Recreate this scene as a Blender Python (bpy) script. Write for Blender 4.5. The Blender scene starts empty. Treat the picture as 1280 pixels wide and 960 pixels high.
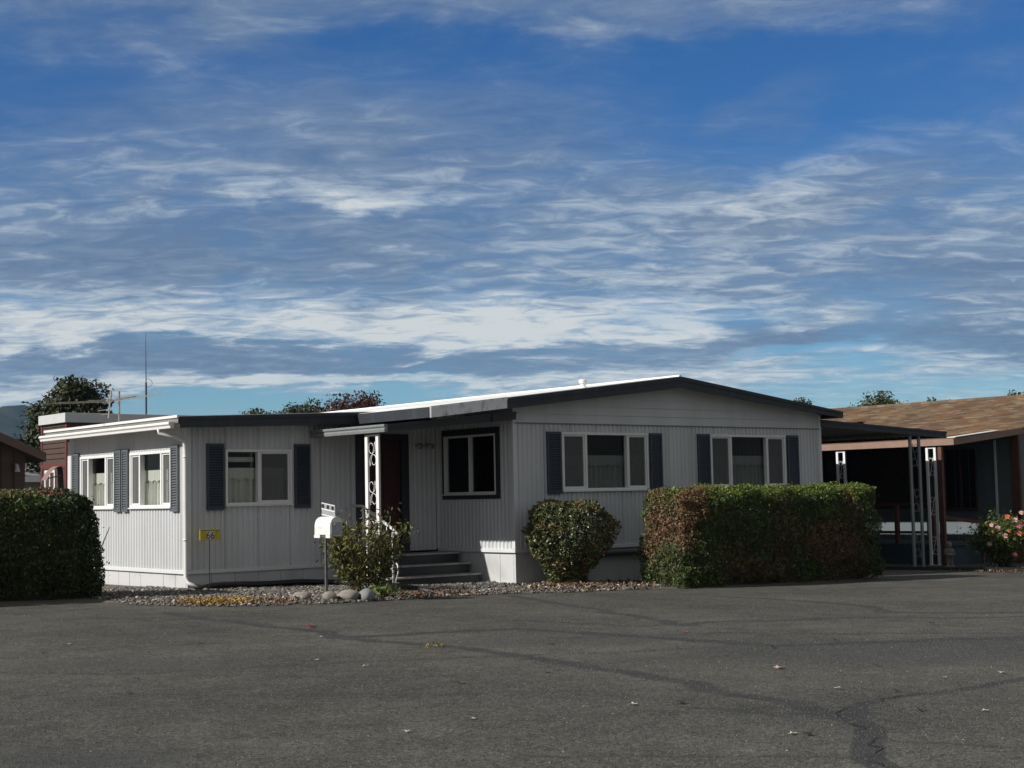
import bpy, bmesh, math, random
import numpy as np
from mathutils import Vector, Matrix

random.seed(7)
rng = np.random.default_rng(7)
scene = bpy.context.scene
COL = scene.collection
PI = math.pi

# ------------------------------------------------------------------ materials
def new_mat(name):
    m = bpy.data.materials.new(name); m.use_nodes = True
    nt = m.node_tree
    return m, nt, nt.nodes['Principled BSDF'], nt.links

def mat(name, col, rough=0.6, metal=0.0, var=0.0, scale=6.0, bump=0.0, bscale=40.0, spec=0.5, stretch=None, col2=None, thr=(0.4, 0.7)):
    """plain procedural surface: base colour broken up by noise, optional second colour (dirt, wear), optional bump"""
    m, nt, bs, L = new_mat(name)
    bs.inputs['Roughness'].default_value = rough
    bs.inputs['Metallic'].default_value = metal
    bs.inputs['Specular IOR Level'].default_value = spec
    bs.inputs['Base Color'].default_value = (*col, 1)
    tc = nt.nodes.new('ShaderNodeTexCoord')
    src = tc.outputs['Object']
    if stretch:
        mp = nt.nodes.new('ShaderNodeMapping'); mp.inputs['Scale'].default_value = stretch
        L.new(src, mp.inputs['Vector']); src = mp.outputs['Vector']
    if var > 0 or col2:
        n = nt.nodes.new('ShaderNodeTexNoise'); n.inputs['Scale'].default_value = scale; n.inputs['Detail'].default_value = 6
        L.new(src, n.inputs['Vector'])
        r = nt.nodes.new('ShaderNodeValToRGB')
        if col2:
            r.color_ramp.elements[0].position = thr[0]; r.color_ramp.elements[1].position = thr[1]
            r.color_ramp.elements[0].color = (*col, 1); r.color_ramp.elements[1].color = (*col2, 1)
        else:
            r.color_ramp.elements[0].position = 0.25; r.color_ramp.elements[1].position = 0.75
            r.color_ramp.elements[0].color = (*[c * (1 - var) for c in col], 1)
            r.color_ramp.elements[1].color = (*[min(1, c * (1 + var)) for c in col], 1)
        L.new(n.outputs['Fac'], r.inputs['Fac']); L.new(r.outputs['Color'], bs.inputs['Base Color'])
    if bump > 0:
        n2 = nt.nodes.new('ShaderNodeTexNoise'); n2.inputs['Scale'].default_value = bscale; n2.inputs['Detail'].default_value = 4
        L.new(src, n2.inputs['Vector'])
        b = nt.nodes.new('ShaderNodeBump'); b.inputs['Strength'].default_value = bump; b.inputs['Distance'].default_value = 0.02
        L.new(n2.outputs['Fac'], b.inputs['Height']); L.new(b.outputs['Normal'], bs.inputs['Normal'])
    return m

def leaf_mat(name, col, rough=0.45, var=0.35):
    m, nt, bs, L = new_mat(name)
    tc = nt.nodes.new('ShaderNodeTexCoord')
    n = nt.nodes.new('ShaderNodeTexNoise'); n.inputs['Scale'].default_value = 9; n.inputs['Detail'].default_value = 3
    L.new(tc.outputs['Object'], n.inputs['Vector'])
    r = nt.nodes.new('ShaderNodeValToRGB')
    r.color_ramp.elements[0].position = 0.3; r.color_ramp.elements[1].position = 0.7
    r.color_ramp.elements[0].color = (*[c * (1 - var) for c in col], 1)
    r.color_ramp.elements[1].color = (*[min(1, c * (1 + var)) for c in col], 1)
    L.new(n.outputs['Fac'], r.inputs['Fac']); L.new(r.outputs['Color'], bs.inputs['Base Color'])
    bs.inputs['Roughness'].default_value = rough
    bs.inputs['Specular IOR Level'].default_value = 0.4
    return m

M = {}
SIDING = (0.585, 0.60, 0.615)
M['siding'] = mat('grey_siding_paint', SIDING, 0.55, var=0.11, scale=2.2, stretch=(1, 1, 0.22), bump=0.12, bscale=3.0)
M['skirt'] = mat('skirting_paint', (0.56, 0.565, 0.57), 0.6, col2=(0.42, 0.42, 0.41), scale=2.2, thr=(0.5, 0.8))
M['trim'] = mat('pale_trim_paint', (0.66, 0.67, 0.68), 0.5, var=0.05)
M['white'] = mat('white_paint', (0.80, 0.80, 0.79), 0.45, var=0.04)
M['navy'] = mat('navy_paint', (0.020, 0.026, 0.034), 0.5, var=0.18, scale=3, bump=0.05)
M['navyworn'] = mat('weathered_navy_fascia', (0.024, 0.029, 0.037), 0.55, col2=(0.045, 0.050, 0.058), scale=5, stretch=(1, 1, 0.25), thr=(0.5, 0.75))
M['shutter'] = mat('slate_shutter_plastic', (0.105, 0.118, 0.128), 0.5, var=0.1)
M['shutterdark'] = mat('navy_shutter_plastic', (0.040, 0.052, 0.072), 0.5, var=0.12)
M['roofwhite'] = mat('white_roof_coating', (0.82, 0.82, 0.80), 0.6, var=0.05, scale=2)
M['flash'] = mat('weathered_flashing_metal', (0.80, 0.81, 0.81), 0.42, metal=0.75, col2=(0.30, 0.31, 0.32), scale=9, thr=(0.50, 0.75), stretch=(1, 1, 0.5))
M['gutter'] = mat('white_gutter_metal', (0.78, 0.78, 0.77), 0.4, col2=(0.35, 0.34, 0.32), scale=4, thr=(0.62, 0.9))
M['gutgrey'] = mat('grey_green_gutter_metal', (0.20, 0.215, 0.215), 0.45, var=0.12)
M['alu'] = mat('pale_window_frame', (0.80, 0.80, 0.79), 0.35, metal=0.0, var=0.05)
M['door'] = mat('dark_red_door_paint', (0.048, 0.007, 0.006), 0.5, var=0.1)
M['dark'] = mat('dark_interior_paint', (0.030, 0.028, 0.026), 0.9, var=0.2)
M['curtain'] = mat('cream_curtain_cloth', (0.60, 0.60, 0.54), 0.9, var=0.08, scale=25, stretch=(1, 1, 0.15))
M['treadgrey'] = mat('worn_grey_tread_paint', (0.40, 0.385, 0.36), 0.75, col2=(0.27, 0.25, 0.22), scale=6, thr=(0.4, 0.75))
M['concrete'] = mat('pale_concrete', (0.36, 0.345, 0.315), 0.9, col2=(0.25, 0.235, 0.21), scale=5, bump=0.3, thr=(0.4, 0.75))
M['blackpipe'] = mat('black_drain_plastic', (0.012, 0.012, 0.013), 0.5, var=0.2)
M['chrome'] = mat('brass_knob', (0.45, 0.38, 0.22), 0.3, metal=1.0)
M['lamp'] = mat('grey_lamp_glass', (0.35, 0.35, 0.35), 0.3)
M['pan'] = mat('carport_pan_paint', (0.20, 0.19, 0.175), 0.6, var=0.15)
M['mailwhite'] = mat('white_mailbox_enamel', (0.78, 0.78, 0.76), 0.35, col2=(0.52, 0.51, 0.48), scale=12, thr=(0.62, 0.85))
M['galv'] = mat('galvanised_plate', (0.40, 0.42, 0.44), 0.4, metal=0.3, var=0.25, scale=30)
M['black'] = mat('black_paint', (0.012, 0.012, 0.013), 0.5, var=0.2)
M['postgrey'] = mat('weathered_post_metal', (0.10, 0.10, 0.095), 0.6, var=0.3, scale=20)
M['yellow'] = mat('yellow_sign_enamel', (0.62, 0.47, 0.015), 0.5, col2=(0.40, 0.30, 0.03), scale=14, thr=(0.55, 0.8))
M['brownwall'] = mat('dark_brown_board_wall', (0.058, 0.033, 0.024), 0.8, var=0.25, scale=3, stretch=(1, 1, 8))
M['brownfascia'] = mat('brown_fascia_board', (0.10, 0.062, 0.045), 0.7, var=0.2, scale=4)
M['maroon'] = mat('brown_lap_siding', (0.072, 0.043, 0.033), 0.75, var=0.15, scale=3)
M['hood'] = mat('faded_pink_hood_canvas', (0.23, 0.15, 0.14), 0.8, var=0.1)
M['redtrim'] = mat('red_trim_paint', (0.13, 0.026, 0.022), 0.6, var=0.15)
M['greyband'] = mat('grey_roof_band_metal', (0.56, 0.57, 0.57), 0.5, var=0.06)
M['teal'] = mat('blue_grey_wall_paint', (0.11, 0.14, 0.145), 0.7, var=0.1, scale=2)
M['tanfascia'] = mat('tan_fascia_board', (0.26, 0.165, 0.125), 0.7, var=0.15, scale=5)
M['browntrim'] = mat('red_brown_post_paint', (0.11, 0.045, 0.030), 0.7, var=0.2)
M['deckskirt'] = mat('dark_blue_deck_skirt', (0.030, 0.055, 0.075), 0.8, col2=(0.07, 0.09, 0.10), scale=7, thr=(0.5, 0.8))
M['stone'] = mat('weathered_statue_stone', (0.27, 0.255, 0.22), 0.9, col2=(0.15, 0.14, 0.12), scale=18, bump=0.3, thr=(0.4, 0.75))
M['bark'] = mat('grey_brown_bark', (0.10, 0.075, 0.055), 0.9, var=0.4, scale=12, bump=0.5)
M['twig'] = mat('dry_twig_bark', (0.085, 0.060, 0.042), 0.9, var=0.4, scale=20)
M['antmetal'] = mat('dull_antenna_aluminium', (0.27, 0.24, 0.20), 0.45, metal=0.2, var=0.15)
M['antdark'] = mat('dark_antenna_metal', (0.03, 0.035, 0.05), 0.4, var=0.2)
for i, c in enumerate([(0.145, 0.135, 0.12), (0.10, 0.095, 0.085), (0.21, 0.19, 0.165), (0.075, 0.072, 0.068), (0.17, 0.125, 0.09), (0.42, 0.40, 0.36)]):
    M['peb%d' % i] = mat('river_pebble_tone', c, 0.8, var=0.2, scale=30)
M['rock'] = mat('river_cobble', (0.27, 0.24, 0.21), 0.85, col2=(0.19, 0.175, 0.16), scale=9, bump=0.2)
M['rockgrey'] = mat('grey_cobble', (0.21, 0.215, 0.22), 0.85, var=0.2, scale=12, bump=0.2)
M['soil'] = mat('gravel_bed_soil', (0.12, 0.10, 0.082), 0.95, var=0.4, scale=25, bump=0.6)
M['ground'] = mat('dry_ground', (0.15, 0.13, 0.09), 0.95, var=0.3, scale=0.5)
M['teal_roof'] = mat('green_metal_roof', (0.03, 0.09, 0.10), 0.6, var=0.15)
M['grey_roof'] = mat('grey_shingle_roof', (0.20, 0.20, 0.22), 0.9, var=0.2, scale=3)
# leaves
M['lf_green'] = leaf_mat('hedge_leaf_green', (0.050, 0.088, 0.016))
M['lf_dark'] = leaf_mat('hedge_leaf_dark', (0.026, 0.042, 0.014))
M['lf_yel'] = leaf_mat('hedge_leaf_bright', (0.095, 0.135, 0.020))
M['lf_sunlit'] = leaf_mat('hedge_leaf_sunlit_rim', (0.135, 0.17, 0.022))
M['lf_brown'] = leaf_mat('hedge_leaf_rusty', (0.150, 0.070, 0.032), 0.6)
M['lf_tan'] = leaf_mat('hedge_leaf_dry', (0.24, 0.155, 0.085), 0.7)
M['lf_olive'] = leaf_mat('shrub_leaf_olive', (0.105, 0.112, 0.040), 0.35)
M['lf_glossy'] = leaf_mat('shrub_leaf_glossy', (0.058, 0.082, 0.030), 0.28)
M['lf_pale'] = leaf_mat('shrub_leaf_pale', (0.26, 0.235, 0.14), 0.5)
M['lf_nand'] = leaf_mat('bush_leaf_yellow_green', (0.13, 0.13, 0.022), 0.5)
M['lf_nand2'] = leaf_mat('bush_leaf_olive', (0.070, 0.085, 0.022), 0.5)
M['lf_conif'] = leaf_mat('conifer_leaf_dark', (0.022, 0.032, 0.012), 0.6)
M['lf_conif2'] = leaf_mat('conifer_leaf_mid', (0.052, 0.064, 0.018), 0.6)
M['lf_tree'] = leaf_mat('tree_leaf_green', (0.062, 0.080, 0.020), 0.5)
M['lf_treed'] = leaf_mat('tree_leaf_dark', (0.026, 0.034, 0.012), 0.5)
M['lf_purple'] = leaf_mat('tree_leaf_purple', (0.085, 0.034, 0.028), 0.5)
M['lf_far'] = leaf_mat('tree_leaf_grey_green', (0.075, 0.090, 0.040), 0.6)
M['lit_red'] = leaf_mat('fallen_leaf_red', (0.30, 0.020, 0.014), 0.6)
M['lit_yel'] = leaf_mat('fallen_leaf_yellow', (0.40, 0.25, 0.035), 0.7)
M['lit_brown'] = leaf_mat('fallen_leaf_brown', (0.15, 0.072, 0.036), 0.7)
M['lit_dark'] = leaf_mat('fallen_leaf_dark', (0.020, 0.015, 0.012), 0.7)
M['lit_pale'] = leaf_mat('fallen_leaf_pale', (0.50, 0.45, 0.36), 0.7)
M['fl_pink'] = leaf_mat('petal_pink', (0.62, 0.17, 0.24), 0.6, 0.15)
M['fl_coral'] = leaf_mat('petal_coral', (0.72, 0.17, 0.07), 0.6, 0.15)
M['fl_pale'] = leaf_mat('petal_pale_pink', (0.75, 0.47, 0.44), 0.6, 0.12)

def glass_mat(name, screen=0.0, tint=(0.84, 0.86, 0.85)):
    m = bpy.data.materials.new(name); m.use_nodes = True
    nt = m.node_tree; nt.nodes.clear(); L = nt.links
    out = nt.nodes.new('ShaderNodeOutputMaterial')
    tr = nt.nodes.new('ShaderNodeBsdfTransparent'); tr.inputs['Color'].default_value = (*tint, 1)
    if screen:
        # woven insect mesh: part wire (diffuse), part open
        df = nt.nodes.new('ShaderNodeBsdfDiffuse'); df.inputs['Color'].default_value = (0.17, 0.175, 0.175, 1)
        mx = nt.nodes.new('ShaderNodeMixShader'); mx.inputs['Fac'].default_value = screen
        L.new(tr.outputs[0], mx.inputs[1]); L.new(df.outputs[0], mx.inputs[2]); L.new(mx.outputs[0], out.inputs['Surface'])
        return m
    gl = nt.nodes.new('ShaderNodeBsdfGlossy'); gl.inputs['Roughness'].default_value = 0.02
    geo = nt.nodes.new('ShaderNodeNewGeometry'); dt = nt.nodes.new('ShaderNodeVectorMath'); dt.operation = 'DOT_PRODUCT'
    L.new(geo.outputs['Normal'], dt.inputs[0]); L.new(geo.outputs['Incoming'], dt.inputs[1])
    def mth(op, x, y):
        n = nt.nodes.new('ShaderNodeMath'); n.operation = op
        for i, v in enumerate((x, y)):
            if isinstance(v, (int, float)): n.inputs[i].default_value = v
            elif v is not None: L.new(v, n.inputs[i])
        return n.outputs[0]
    fres = mth('ADD', mth('MULTIPLY', mth('POWER', mth('SUBTRACT', 1.0, mth('ABSOLUTE', dt.outputs['Value'], None)), 5.0), 0.9), 0.025)
    tc = nt.nodes.new('ShaderNodeTexCoord'); nz = nt.nodes.new('ShaderNodeTexNoise'); nz.inputs['Scale'].default_value = 2.0
    bp = nt.nodes.new('ShaderNodeBump'); bp.inputs['Strength'].default_value = 0.04
    L.new(tc.outputs['Object'], nz.inputs['Vector']); L.new(nz.outputs['Fac'], bp.inputs['Height'])
    L.new(bp.outputs['Normal'], gl.inputs['Normal'])
    mx = nt.nodes.new('ShaderNodeMixShader')
    L.new(fres, mx.inputs['Fac']); L.new(tr.outputs[0], mx.inputs[1]); L.new(gl.outputs[0], mx.inputs[2])
    L.new(mx.outputs[0], out.inputs['Surface'])
    return m
M['glass'] = glass_mat('window_glass')
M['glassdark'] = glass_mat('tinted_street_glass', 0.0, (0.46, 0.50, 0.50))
M['screen'] = glass_mat('insect_screen', 0.62)

# ------------------------------------------------------------------ mesh helpers
class MB:
    """collects faces (world coordinates) and links them as ONE mesh object"""
    def __init__(s): s.v = []; s.f = []; s.mi = []; s.cur = 0
    def face(s, pts):
        k = len(s.v); s.v.extend([tuple(p) for p in pts]); s.f.append(tuple(range(k, k + len(pts)))); s.mi.append(s.cur)
    def hexa(s, p):   # 8 points: bottom 0-3, top 4-7
        k = len(s.v); s.v.extend([tuple(q) for q in p])
        for f in ((3, 2, 1, 0), (4, 5, 6, 7), (0, 1, 5, 4), (1, 2, 6, 5), (2, 3, 7, 6), (3, 0, 4, 7)):
            s.f.append(tuple(k + i for i in f)); s.mi.append(s.cur)
    def box(s, x0, x1, y0, y1, z0, z1):
        s.hexa([(x0, y0, z0), (x1, y0, z0), (x1, y1, z0), (x0, y1, z0), (x0, y0, z1), (x1, y0, z1), (x1, y1, z1), (x0, y1, z1)])
    def pbox(s, P, u0, u1, n0, n1, z0, z1):   # box in wall-plane coordinates
        s.hexa([P(u0, n0, z0), P(u1, n0, z0), P(u1, n1, z0), P(u0, n1, z0), P(u0, n0, z1), P(u1, n0, z1), P(u1, n1, z1), P(u0, n1, z1)])
    def tube(s, pts, r, n=8, cap=True):
        pts = [Vector(p) for p in pts]; m = len(pts)
        rs = r if isinstance(r, (list, tuple)) else [r] * m
        k0 = len(s.v); up = None
        for i, p in enumerate(pts):
            t = (pts[min(i + 1, m - 1)] - pts[max(i - 1, 0)])
            if t.length < 1e-9: t = Vector((0, 0, 1))
            t.normalize()
            if up is None:
                a = Vector((0, 0, 1)) if abs(t.z) < 0.9 else Vector((1, 0, 0))
                up = (a - t * a.dot(t)).normalized()
            else:
                up = up - t * up.dot(t)
                up = up.normalized() if up.length > 1e-6 else t.orthogonal().normalized()
            sd = t.cross(up)
            for j in range(n):
                a = 2 * PI * j / n
                s.v.append(tuple(p + (up * math.cos(a) + sd * math.sin(a)) * rs[i]))
        for i in range(m - 1):
            for j in range(n):
                a = k0 + i * n + j; b = k0 + i * n + (j + 1) % n
                s.f.append((a, b, b + n, a + n)); s.mi.append(s.cur)
        if cap:
            s.f.append(tuple(k0 + j for j in reversed(range(n)))); s.mi.append(s.cur)
            s.f.append(tuple(k0 + (m - 1) * n + j for j in range(n))); s.mi.append(s.cur)
    def lathe(s, c, prof, n=12):
        k0 = len(s.v)
        for r, z in prof:
            for j in range(n):
                a = 2 * PI * j / n; s.v.append((c[0] + r * math.cos(a), c[1] + r * math.sin(a), c[2] + z))
        for i in range(len(prof) - 1):
            for j in range(n):
                a = k0 + i * n + j; b = k0 + i * n + (j + 1) % n
                s.f.append((a, b, b + n, a + n)); s.mi.append(s.cur)
        s.f.append(tuple(k0 + j for j in reversed(range(n)))); s.mi.append(s.cur)
        s.f.append(tuple(k0 + (len(prof) - 1) * n + j for j in range(n))); s.mi.append(s.cur)
    def build(s, name, mats, parent=None, smooth=False, bevel=0.0):
        return link_mesh(name, s.v, s.f, s.mi, mats, parent, smooth, bevel)

ORG = {}
def link_mesh(name, v, f, mi, mats, parent=None, smooth=False, bevel=0.0, origin=None):
    me = bpy.data.meshes.new(name)
    if parent is not None: o0 = ORG[parent.name]
    elif origin is not None: o0 = Vector(origin)
    else:
        a = np.array(v, dtype=float); o0 = Vector(((a[:, 0].min() + a[:, 0].max()) / 2, (a[:, 1].min() + a[:, 1].max()) / 2, a[:, 2].min()))
    a = np.array(v, dtype=float) - np.array(o0)
    me.from_pydata(a.tolist(), [], f)
    if not isinstance(mats, (list, tuple)): mats = [mats]
    for m in mats: me.materials.append(m)
    if len(mats) > 1: me.polygons.foreach_set('material_index', np.array(mi, dtype=np.int32))
    if smooth: me.polygons.foreach_set('use_smooth', np.ones(len(me.polygons), dtype=bool))
    me.update()
    o = bpy.data.objects.new(name, me); COL.objects.link(o)
    if parent is not None: o.parent = parent
    else: o.location = o0
    ORG[o.name] = o0
    if bevel > 0:
        b = o.modifiers.new('bevel', 'BEVEL'); b.width = bevel; b.segments = 2; b.limit_method = 'ANGLE'
    return o

def thing(name, label, cat, loc, group=None):
    o = bpy.data.objects.new(name, None); COL.objects.link(o); o.location = loc; o.empty_display_size = 0.2
    ORG[o.name] = Vector(loc); tag(o, label, cat, group); return o
def tag(o, label, cat, group=None):
    o['label'] = label; o['category'] = cat
    if group: o['group'] = group
    return o
def kind(o, k): o['kind'] = k; return o

def gz(x): return -0.02 * max(-9.0, min(16.0, x))          # the lot falls gently to the right

def PF(y):  return lambda u, n, z: (u, y - n, z)            # wall facing the street (-Y)
def PL(x):  return lambda u, n, z: (x - n, u, z)            # wall facing left (-X)
def PR(x):  return lambda u, n, z: (x + n, u, z)            # wall facing right (+X)
def PB(y):  return lambda u, n, z: (u, y + n, z)            # wall facing back (+Y)

def corrugated(mb, P, u0, u1, zb, zt, holes=(), pitch=0.10, depth=0.023):
    """ribbed metal siding: real trapezoid ribs, with openings left for the windows. zt may be a function of u"""
    prof = [(0.0, 0), (0.26, 0), (0.46, 1), (0.80, 1)]
    us = []
    k = 0
    while True:
        b = u0 + k * pitch
        if b > u1: break
        for q, d in (prof if k % 6 else [(0.0, 0), (0.03, -.7), (0.12, -.7), (0.15, 0), (0.26, 0), (0.46, 1), (0.80, 1)]):   # panel seam every sixth rib
            u = b + q * pitch
            if u <= u1: us.append((u, d * depth))
        k += 1
    us.append((u1, us[-1][1]))
    for h in holes:
        for e in (h[0], h[1]):
            for i in range(len(us) - 1):
                if us[i][0] < e < us[i + 1][0]:
                    t = (e - us[i][0]) / (us[i + 1][0] - us[i][0])
                    us.insert(i + 1, (e, us[i][1] + t * (us[i + 1][1] - us[i][1]))); break
    ztf = zt if callable(zt) else (lambda u: zt)
    for (a, da), (b, db) in zip(us[:-1], us[1:]):
        if b - a < 1e-6: continue
        m = (a + b) / 2; cuts = []
        for h in holes:
            if h[0] < m < h[1]: cuts.append((h[2], h[3]))
        cuts.sort(); z = zb
        for c0, c1 in cuts:
            mb.face([P(a, da, z), P(b, db, z), P(b, db, c0), P(a, da, c0)]); z = c1
        mb.face([P(a, da, z), P(b, db, z), P(b, db, ztf(b)), P(a, da, ztf(a))])

def skirting(mb, P, u0, u1, zbf, zt, pitch=0.42, holes=()):
    u = u0
    while u < u1 - 0.02:
        e = min(u + pitch, u1)
        mb.pbox(P, u + 0.004, e - 0.004, -0.05, -0.002 - 0.004 * random.random(), min(zbf(u), zbf(e)) - 0.1, zt)
        u = e
    mb.pbox(P, u0, u1, -0.07, -0.052, min(zbf(u0), zbf(u1)) - 0.1, zt)

def window(parent, P, u0, u1, z0, z1, mull, roles, curtain=0.62, fm='alu', gm='glass', fw=0.042, mw=0.024, room=0.9, valance=False, sheer=1.0):
    """frame with mullions; roles per lite: 'g' glass, 's' insect screen in front of the glass"""
    f = MB(); proud = 0.042
    f.pbox(P, u0, u1, -0.06, proud, z0, z0 + fw); f.pbox(P, u0, u1, -0.06, proud, z1 - fw, z1)
    f.pbox(P, u0, u0 + fw, -0.058, proud - 0.003, z0 + fw, z1 - fw); f.pbox(P, u1 - fw, u1, -0.058, proud - 0.003, z0 + fw, z1 - fw)
    f.pbox(P, u0 - 0.01, u1 + 0.01, 0.0, proud + 0.025, z0 - 0.02, z0 - 0.002)
    for m in mull: f.pbox(P, m - mw, m + mw, -0.055, proud - 0.006, z0 + fw, z1 - fw)
    edges = [u0 + fw] + [q for m in mull for q in (m - mw, m + mw)] + [u1 - fw]
    lites = [(edges[2 * i], edges[2 * i + 1]) for i in range(len(mull) + 1)]
    for (a, b), r in zip(lites, roles):
        if r == 's':   # inner sash of the sliding lite
            w = 0.03
            f.pbox(P, a, a + w, -0.03, 0.02, z0 + fw, z1 - fw); f.pbox(P, b - w, b, -0.03, 0.02, z0 + fw, z1 - fw)
            f.pbox(P, a + w, b - w, -0.028, 0.018, z0 + fw, z0 + fw + w); f.pbox(P, a + w, b - w, -0.028, 0.018, z1 - fw - w, z1 - fw)
    w = f.build('window', M[fm], parent, bevel=0.004)
    g = MB(); sc = MB()
    for (a, b), r in zip(lites, roles):
        g.face([P(a, -0.035, z0 + fw), P(b, -0.035, z0 + fw), P(b, -0.035, z1 - fw), P(a, -0.035, z1 - fw)])
        if r == 's':
            sc = MB(); sc.face([P(a + .03, 0.0, z0 + fw + .03), P(b - .03, 0.0, z0 + fw + .03), P(b - .03, 0.0, z1 - fw - .03), P(a + .03, 0.0, z1 - fw - .03)]); sc.build('insect_screen', M['screen'], w)
    g.build('pane', M[gm], w)
    if curtain > 0:
        c = MB(); n = int((u1 - u0 - 0.06) / 0.012); zt = z0 + (z1 - z0) * curtain
        a0 = u0 + 0.03
        def dep(u, z):
            k = (zt - z) / (zt - z0)
            return -0.13 + (0.004 + 0.022 * min(1, k * 2.5)) * (math.sin(u * 52 + 1.5 * math.sin(u * 9) + 0.6 * k) + 0.35 * math.sin(u * 113 + 2 * k))
        zs = [zt, zt - 0.02, zt - 0.17, zt - 0.2, (zt + z0) / 2, z0 + 0.02]
        for i in range(n):
            ua, ub = a0 + i * 0.012, a0 + (i + 1) * 0.012
            for za, zb in zip(zs[1:], zs[:-1]):
                c.face([P(ua, dep(ua, za), za), P(ub, dep(ub, za), za), P(ub, dep(ub, zb), zb), P(ua, dep(ua, zb), zb)])
        # valance strip standing proud of the pleats
        for i in range(n):
            ua, ub = a0 + i * 0.012, a0 + (i + 1) * 0.012
            d = lambda u: -0.098 + 0.006 * math.sin(u * 70)
            za = zt - 0.17 - 0.012 * math.sin(ua * 30); zb = zt - 0.17 - 0.012 * math.sin(ub * 30)
            c.face([P(ua, d(ua), za), P(ub, d(ub), zb), P(ub, d(ub), zt + 0.01), P(ua, d(ua), zt + 0.01)])
        if valance: c.pbox(P, u0 + 0.05, (u0 + u1) / 2 - 0.04, -0.12, -0.085, z1 - 0.20, z1 - 0.12)
        c.build('curtain', M['curtain'], w, smooth=True)
    return w

def shutter(parent, P, u0, u1, z0, z1, m):
    s = MB(); fw = 0.035
    s.pbox(P, u0, u0 + fw, 0.029, 0.062, z0, z1); s.pbox(P, u1 - fw, u1, 0.029, 0.062, z0, z1)
    s.pbox(P, u0 + fw, u1 - fw, 0.029, 0.06, z0, z0 + 0.05); s.pbox(P, u0 + fw, u1 - fw, 0.029, 0.06, z1 - 0.05, z1)
    s.pbox(P, u0 + fw, u1 - fw, 0.029, 0.034, z0 + 0.05, z1 - 0.05)
    z = z0 + 0.055
    while z < z1 - 0.075:
        s.hexa([P(u0 + fw, 0.036, z + 0.02), P(u1 - fw, 0.036, z + 0.02), P(u1 - fw, 0.058, z), P(u0 + fw, 0.058, z),
                P(u0 + fw, 0.036, z + 0.036), P(u1 - fw, 0.036, z + 0.036), P(u1 - fw, 0.058, z + 0.012), P(u0 + fw, 0.058, z + 0.012)])
        z += 0.042
    return s.build('shutter', m, parent)

def scroll(mb, P, uc, zc, h, w, r=0.0048, flip=1):
    pts = []
    for i in range(15):     # lower curl
        t = i / 14; a = PI * (1.9 - 2.1 * t); rr = w * (0.18 + 0.32 * t)
        pts.append(P(uc + flip * (-0.12 * w + rr * math.cos(a)), 0, zc - h * 0.30 + rr * math.sin(a) * 1.15))
    mb.tube(pts, r, 6)
    q = []
    for i in range(15):
        t = i / 14; a = PI * (0.9 - 2.1 * t); rr = w * (0.18 + 0.32 * t)
        q.append(P(uc + flip * (0.12 * w + rr * math.cos(a)), 0, zc + h * 0.30 + rr * math.sin(a) * 1.15))
    mb.tube(q, r, 6)
    mb.tube([pts[-1], P(uc + flip * 0.08 * w, 0, zc - h * .08), P(uc - flip * 0.08 * w, 0, zc + h * .08), q[-1]], r, 6)

def scroll_post(parent, name, P, u0, u1, z0, z1, m, n=4, bw=0.035):
    s = MB()
    s.pbox(P, u0, u0 + bw, -.018, .018, z0, z1); s.pbox(P, u1 - bw, u1, -.018, .018, z0, z1)
    s.pbox(P, u0 + bw, u1 - bw, -.015, .015, z1 - 0.03, z1); s.pbox(P, u0 - .02, u1 + .02, -.04, .04, z0, z0 + 0.012)
    H = (z1 - z0) / n
    for i in range(n):
        scroll(s, P, (u0 + u1) / 2, z0 + H * (i + 0.5), H * 0.60, (u1 - u0) - 2 * bw, flip=1)
    return s.build(name, m, parent)

# ------------------------------------------------------------------ foliage helpers
def leaf_quads(c, d, n, L, W):
    """arrays (N,3) centres, axis directions and normals -> vertex and face arrays of folded leaves"""
    d = d / np.linalg.norm(d, axis=1, keepdims=True)
    n = n - d * np.sum(n * d, axis=1, keepdims=True); n /= (np.linalg.norm(n, axis=1, keepdims=True) + 1e-9)
    s = np.cross(d, n)
    L = L[:, None]; W = W[:, None]
    v = np.stack([c - d * L / 2, c + s * W / 2 + n * W * 0.18, c + d * L / 2, c - s * W / 2 + n * W * 0.18], axis=1).reshape(-1, 3)
    N = len(c)
    f = np.arange(4 * N).reshape(N, 4)
    return v, f
def rand_unit(N):
    a = rng.normal(size=(N, 3)); return a / np.linalg.norm(a, axis=1, keepdims=True)
def leaves_obj(name, c, nrm, L, W, mi, mats, parent=None, align=0.6, droop=0.0, dirs=None):
    N = len(c)
    n = nrm * align + rand_unit(N) * (1 - align * 0.5)
    d = rand_unit(N) if dirs is None else dirs + rand_unit(N) * 0.5
    d[:, 2] -= droop
    v, f = leaf_quads(c, d, n, L, W)
    return link_mesh(name, v, f.tolist(), mi, mats, parent)

def vnoise(p, seed=0):
    """cheap smooth 3-D noise in about 0..1"""
    r = np.random.default_rng(seed); s = np.zeros(len(p))
    for k in range(7):
        w = r.normal(size=3) * (1.0 + 0.5 * k); ph = r.uniform(0, 6.28)
        s += np.sin(p @ w + ph) / (1 + 0.3 * k)
    return 0.5 + s / 6.0

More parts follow.
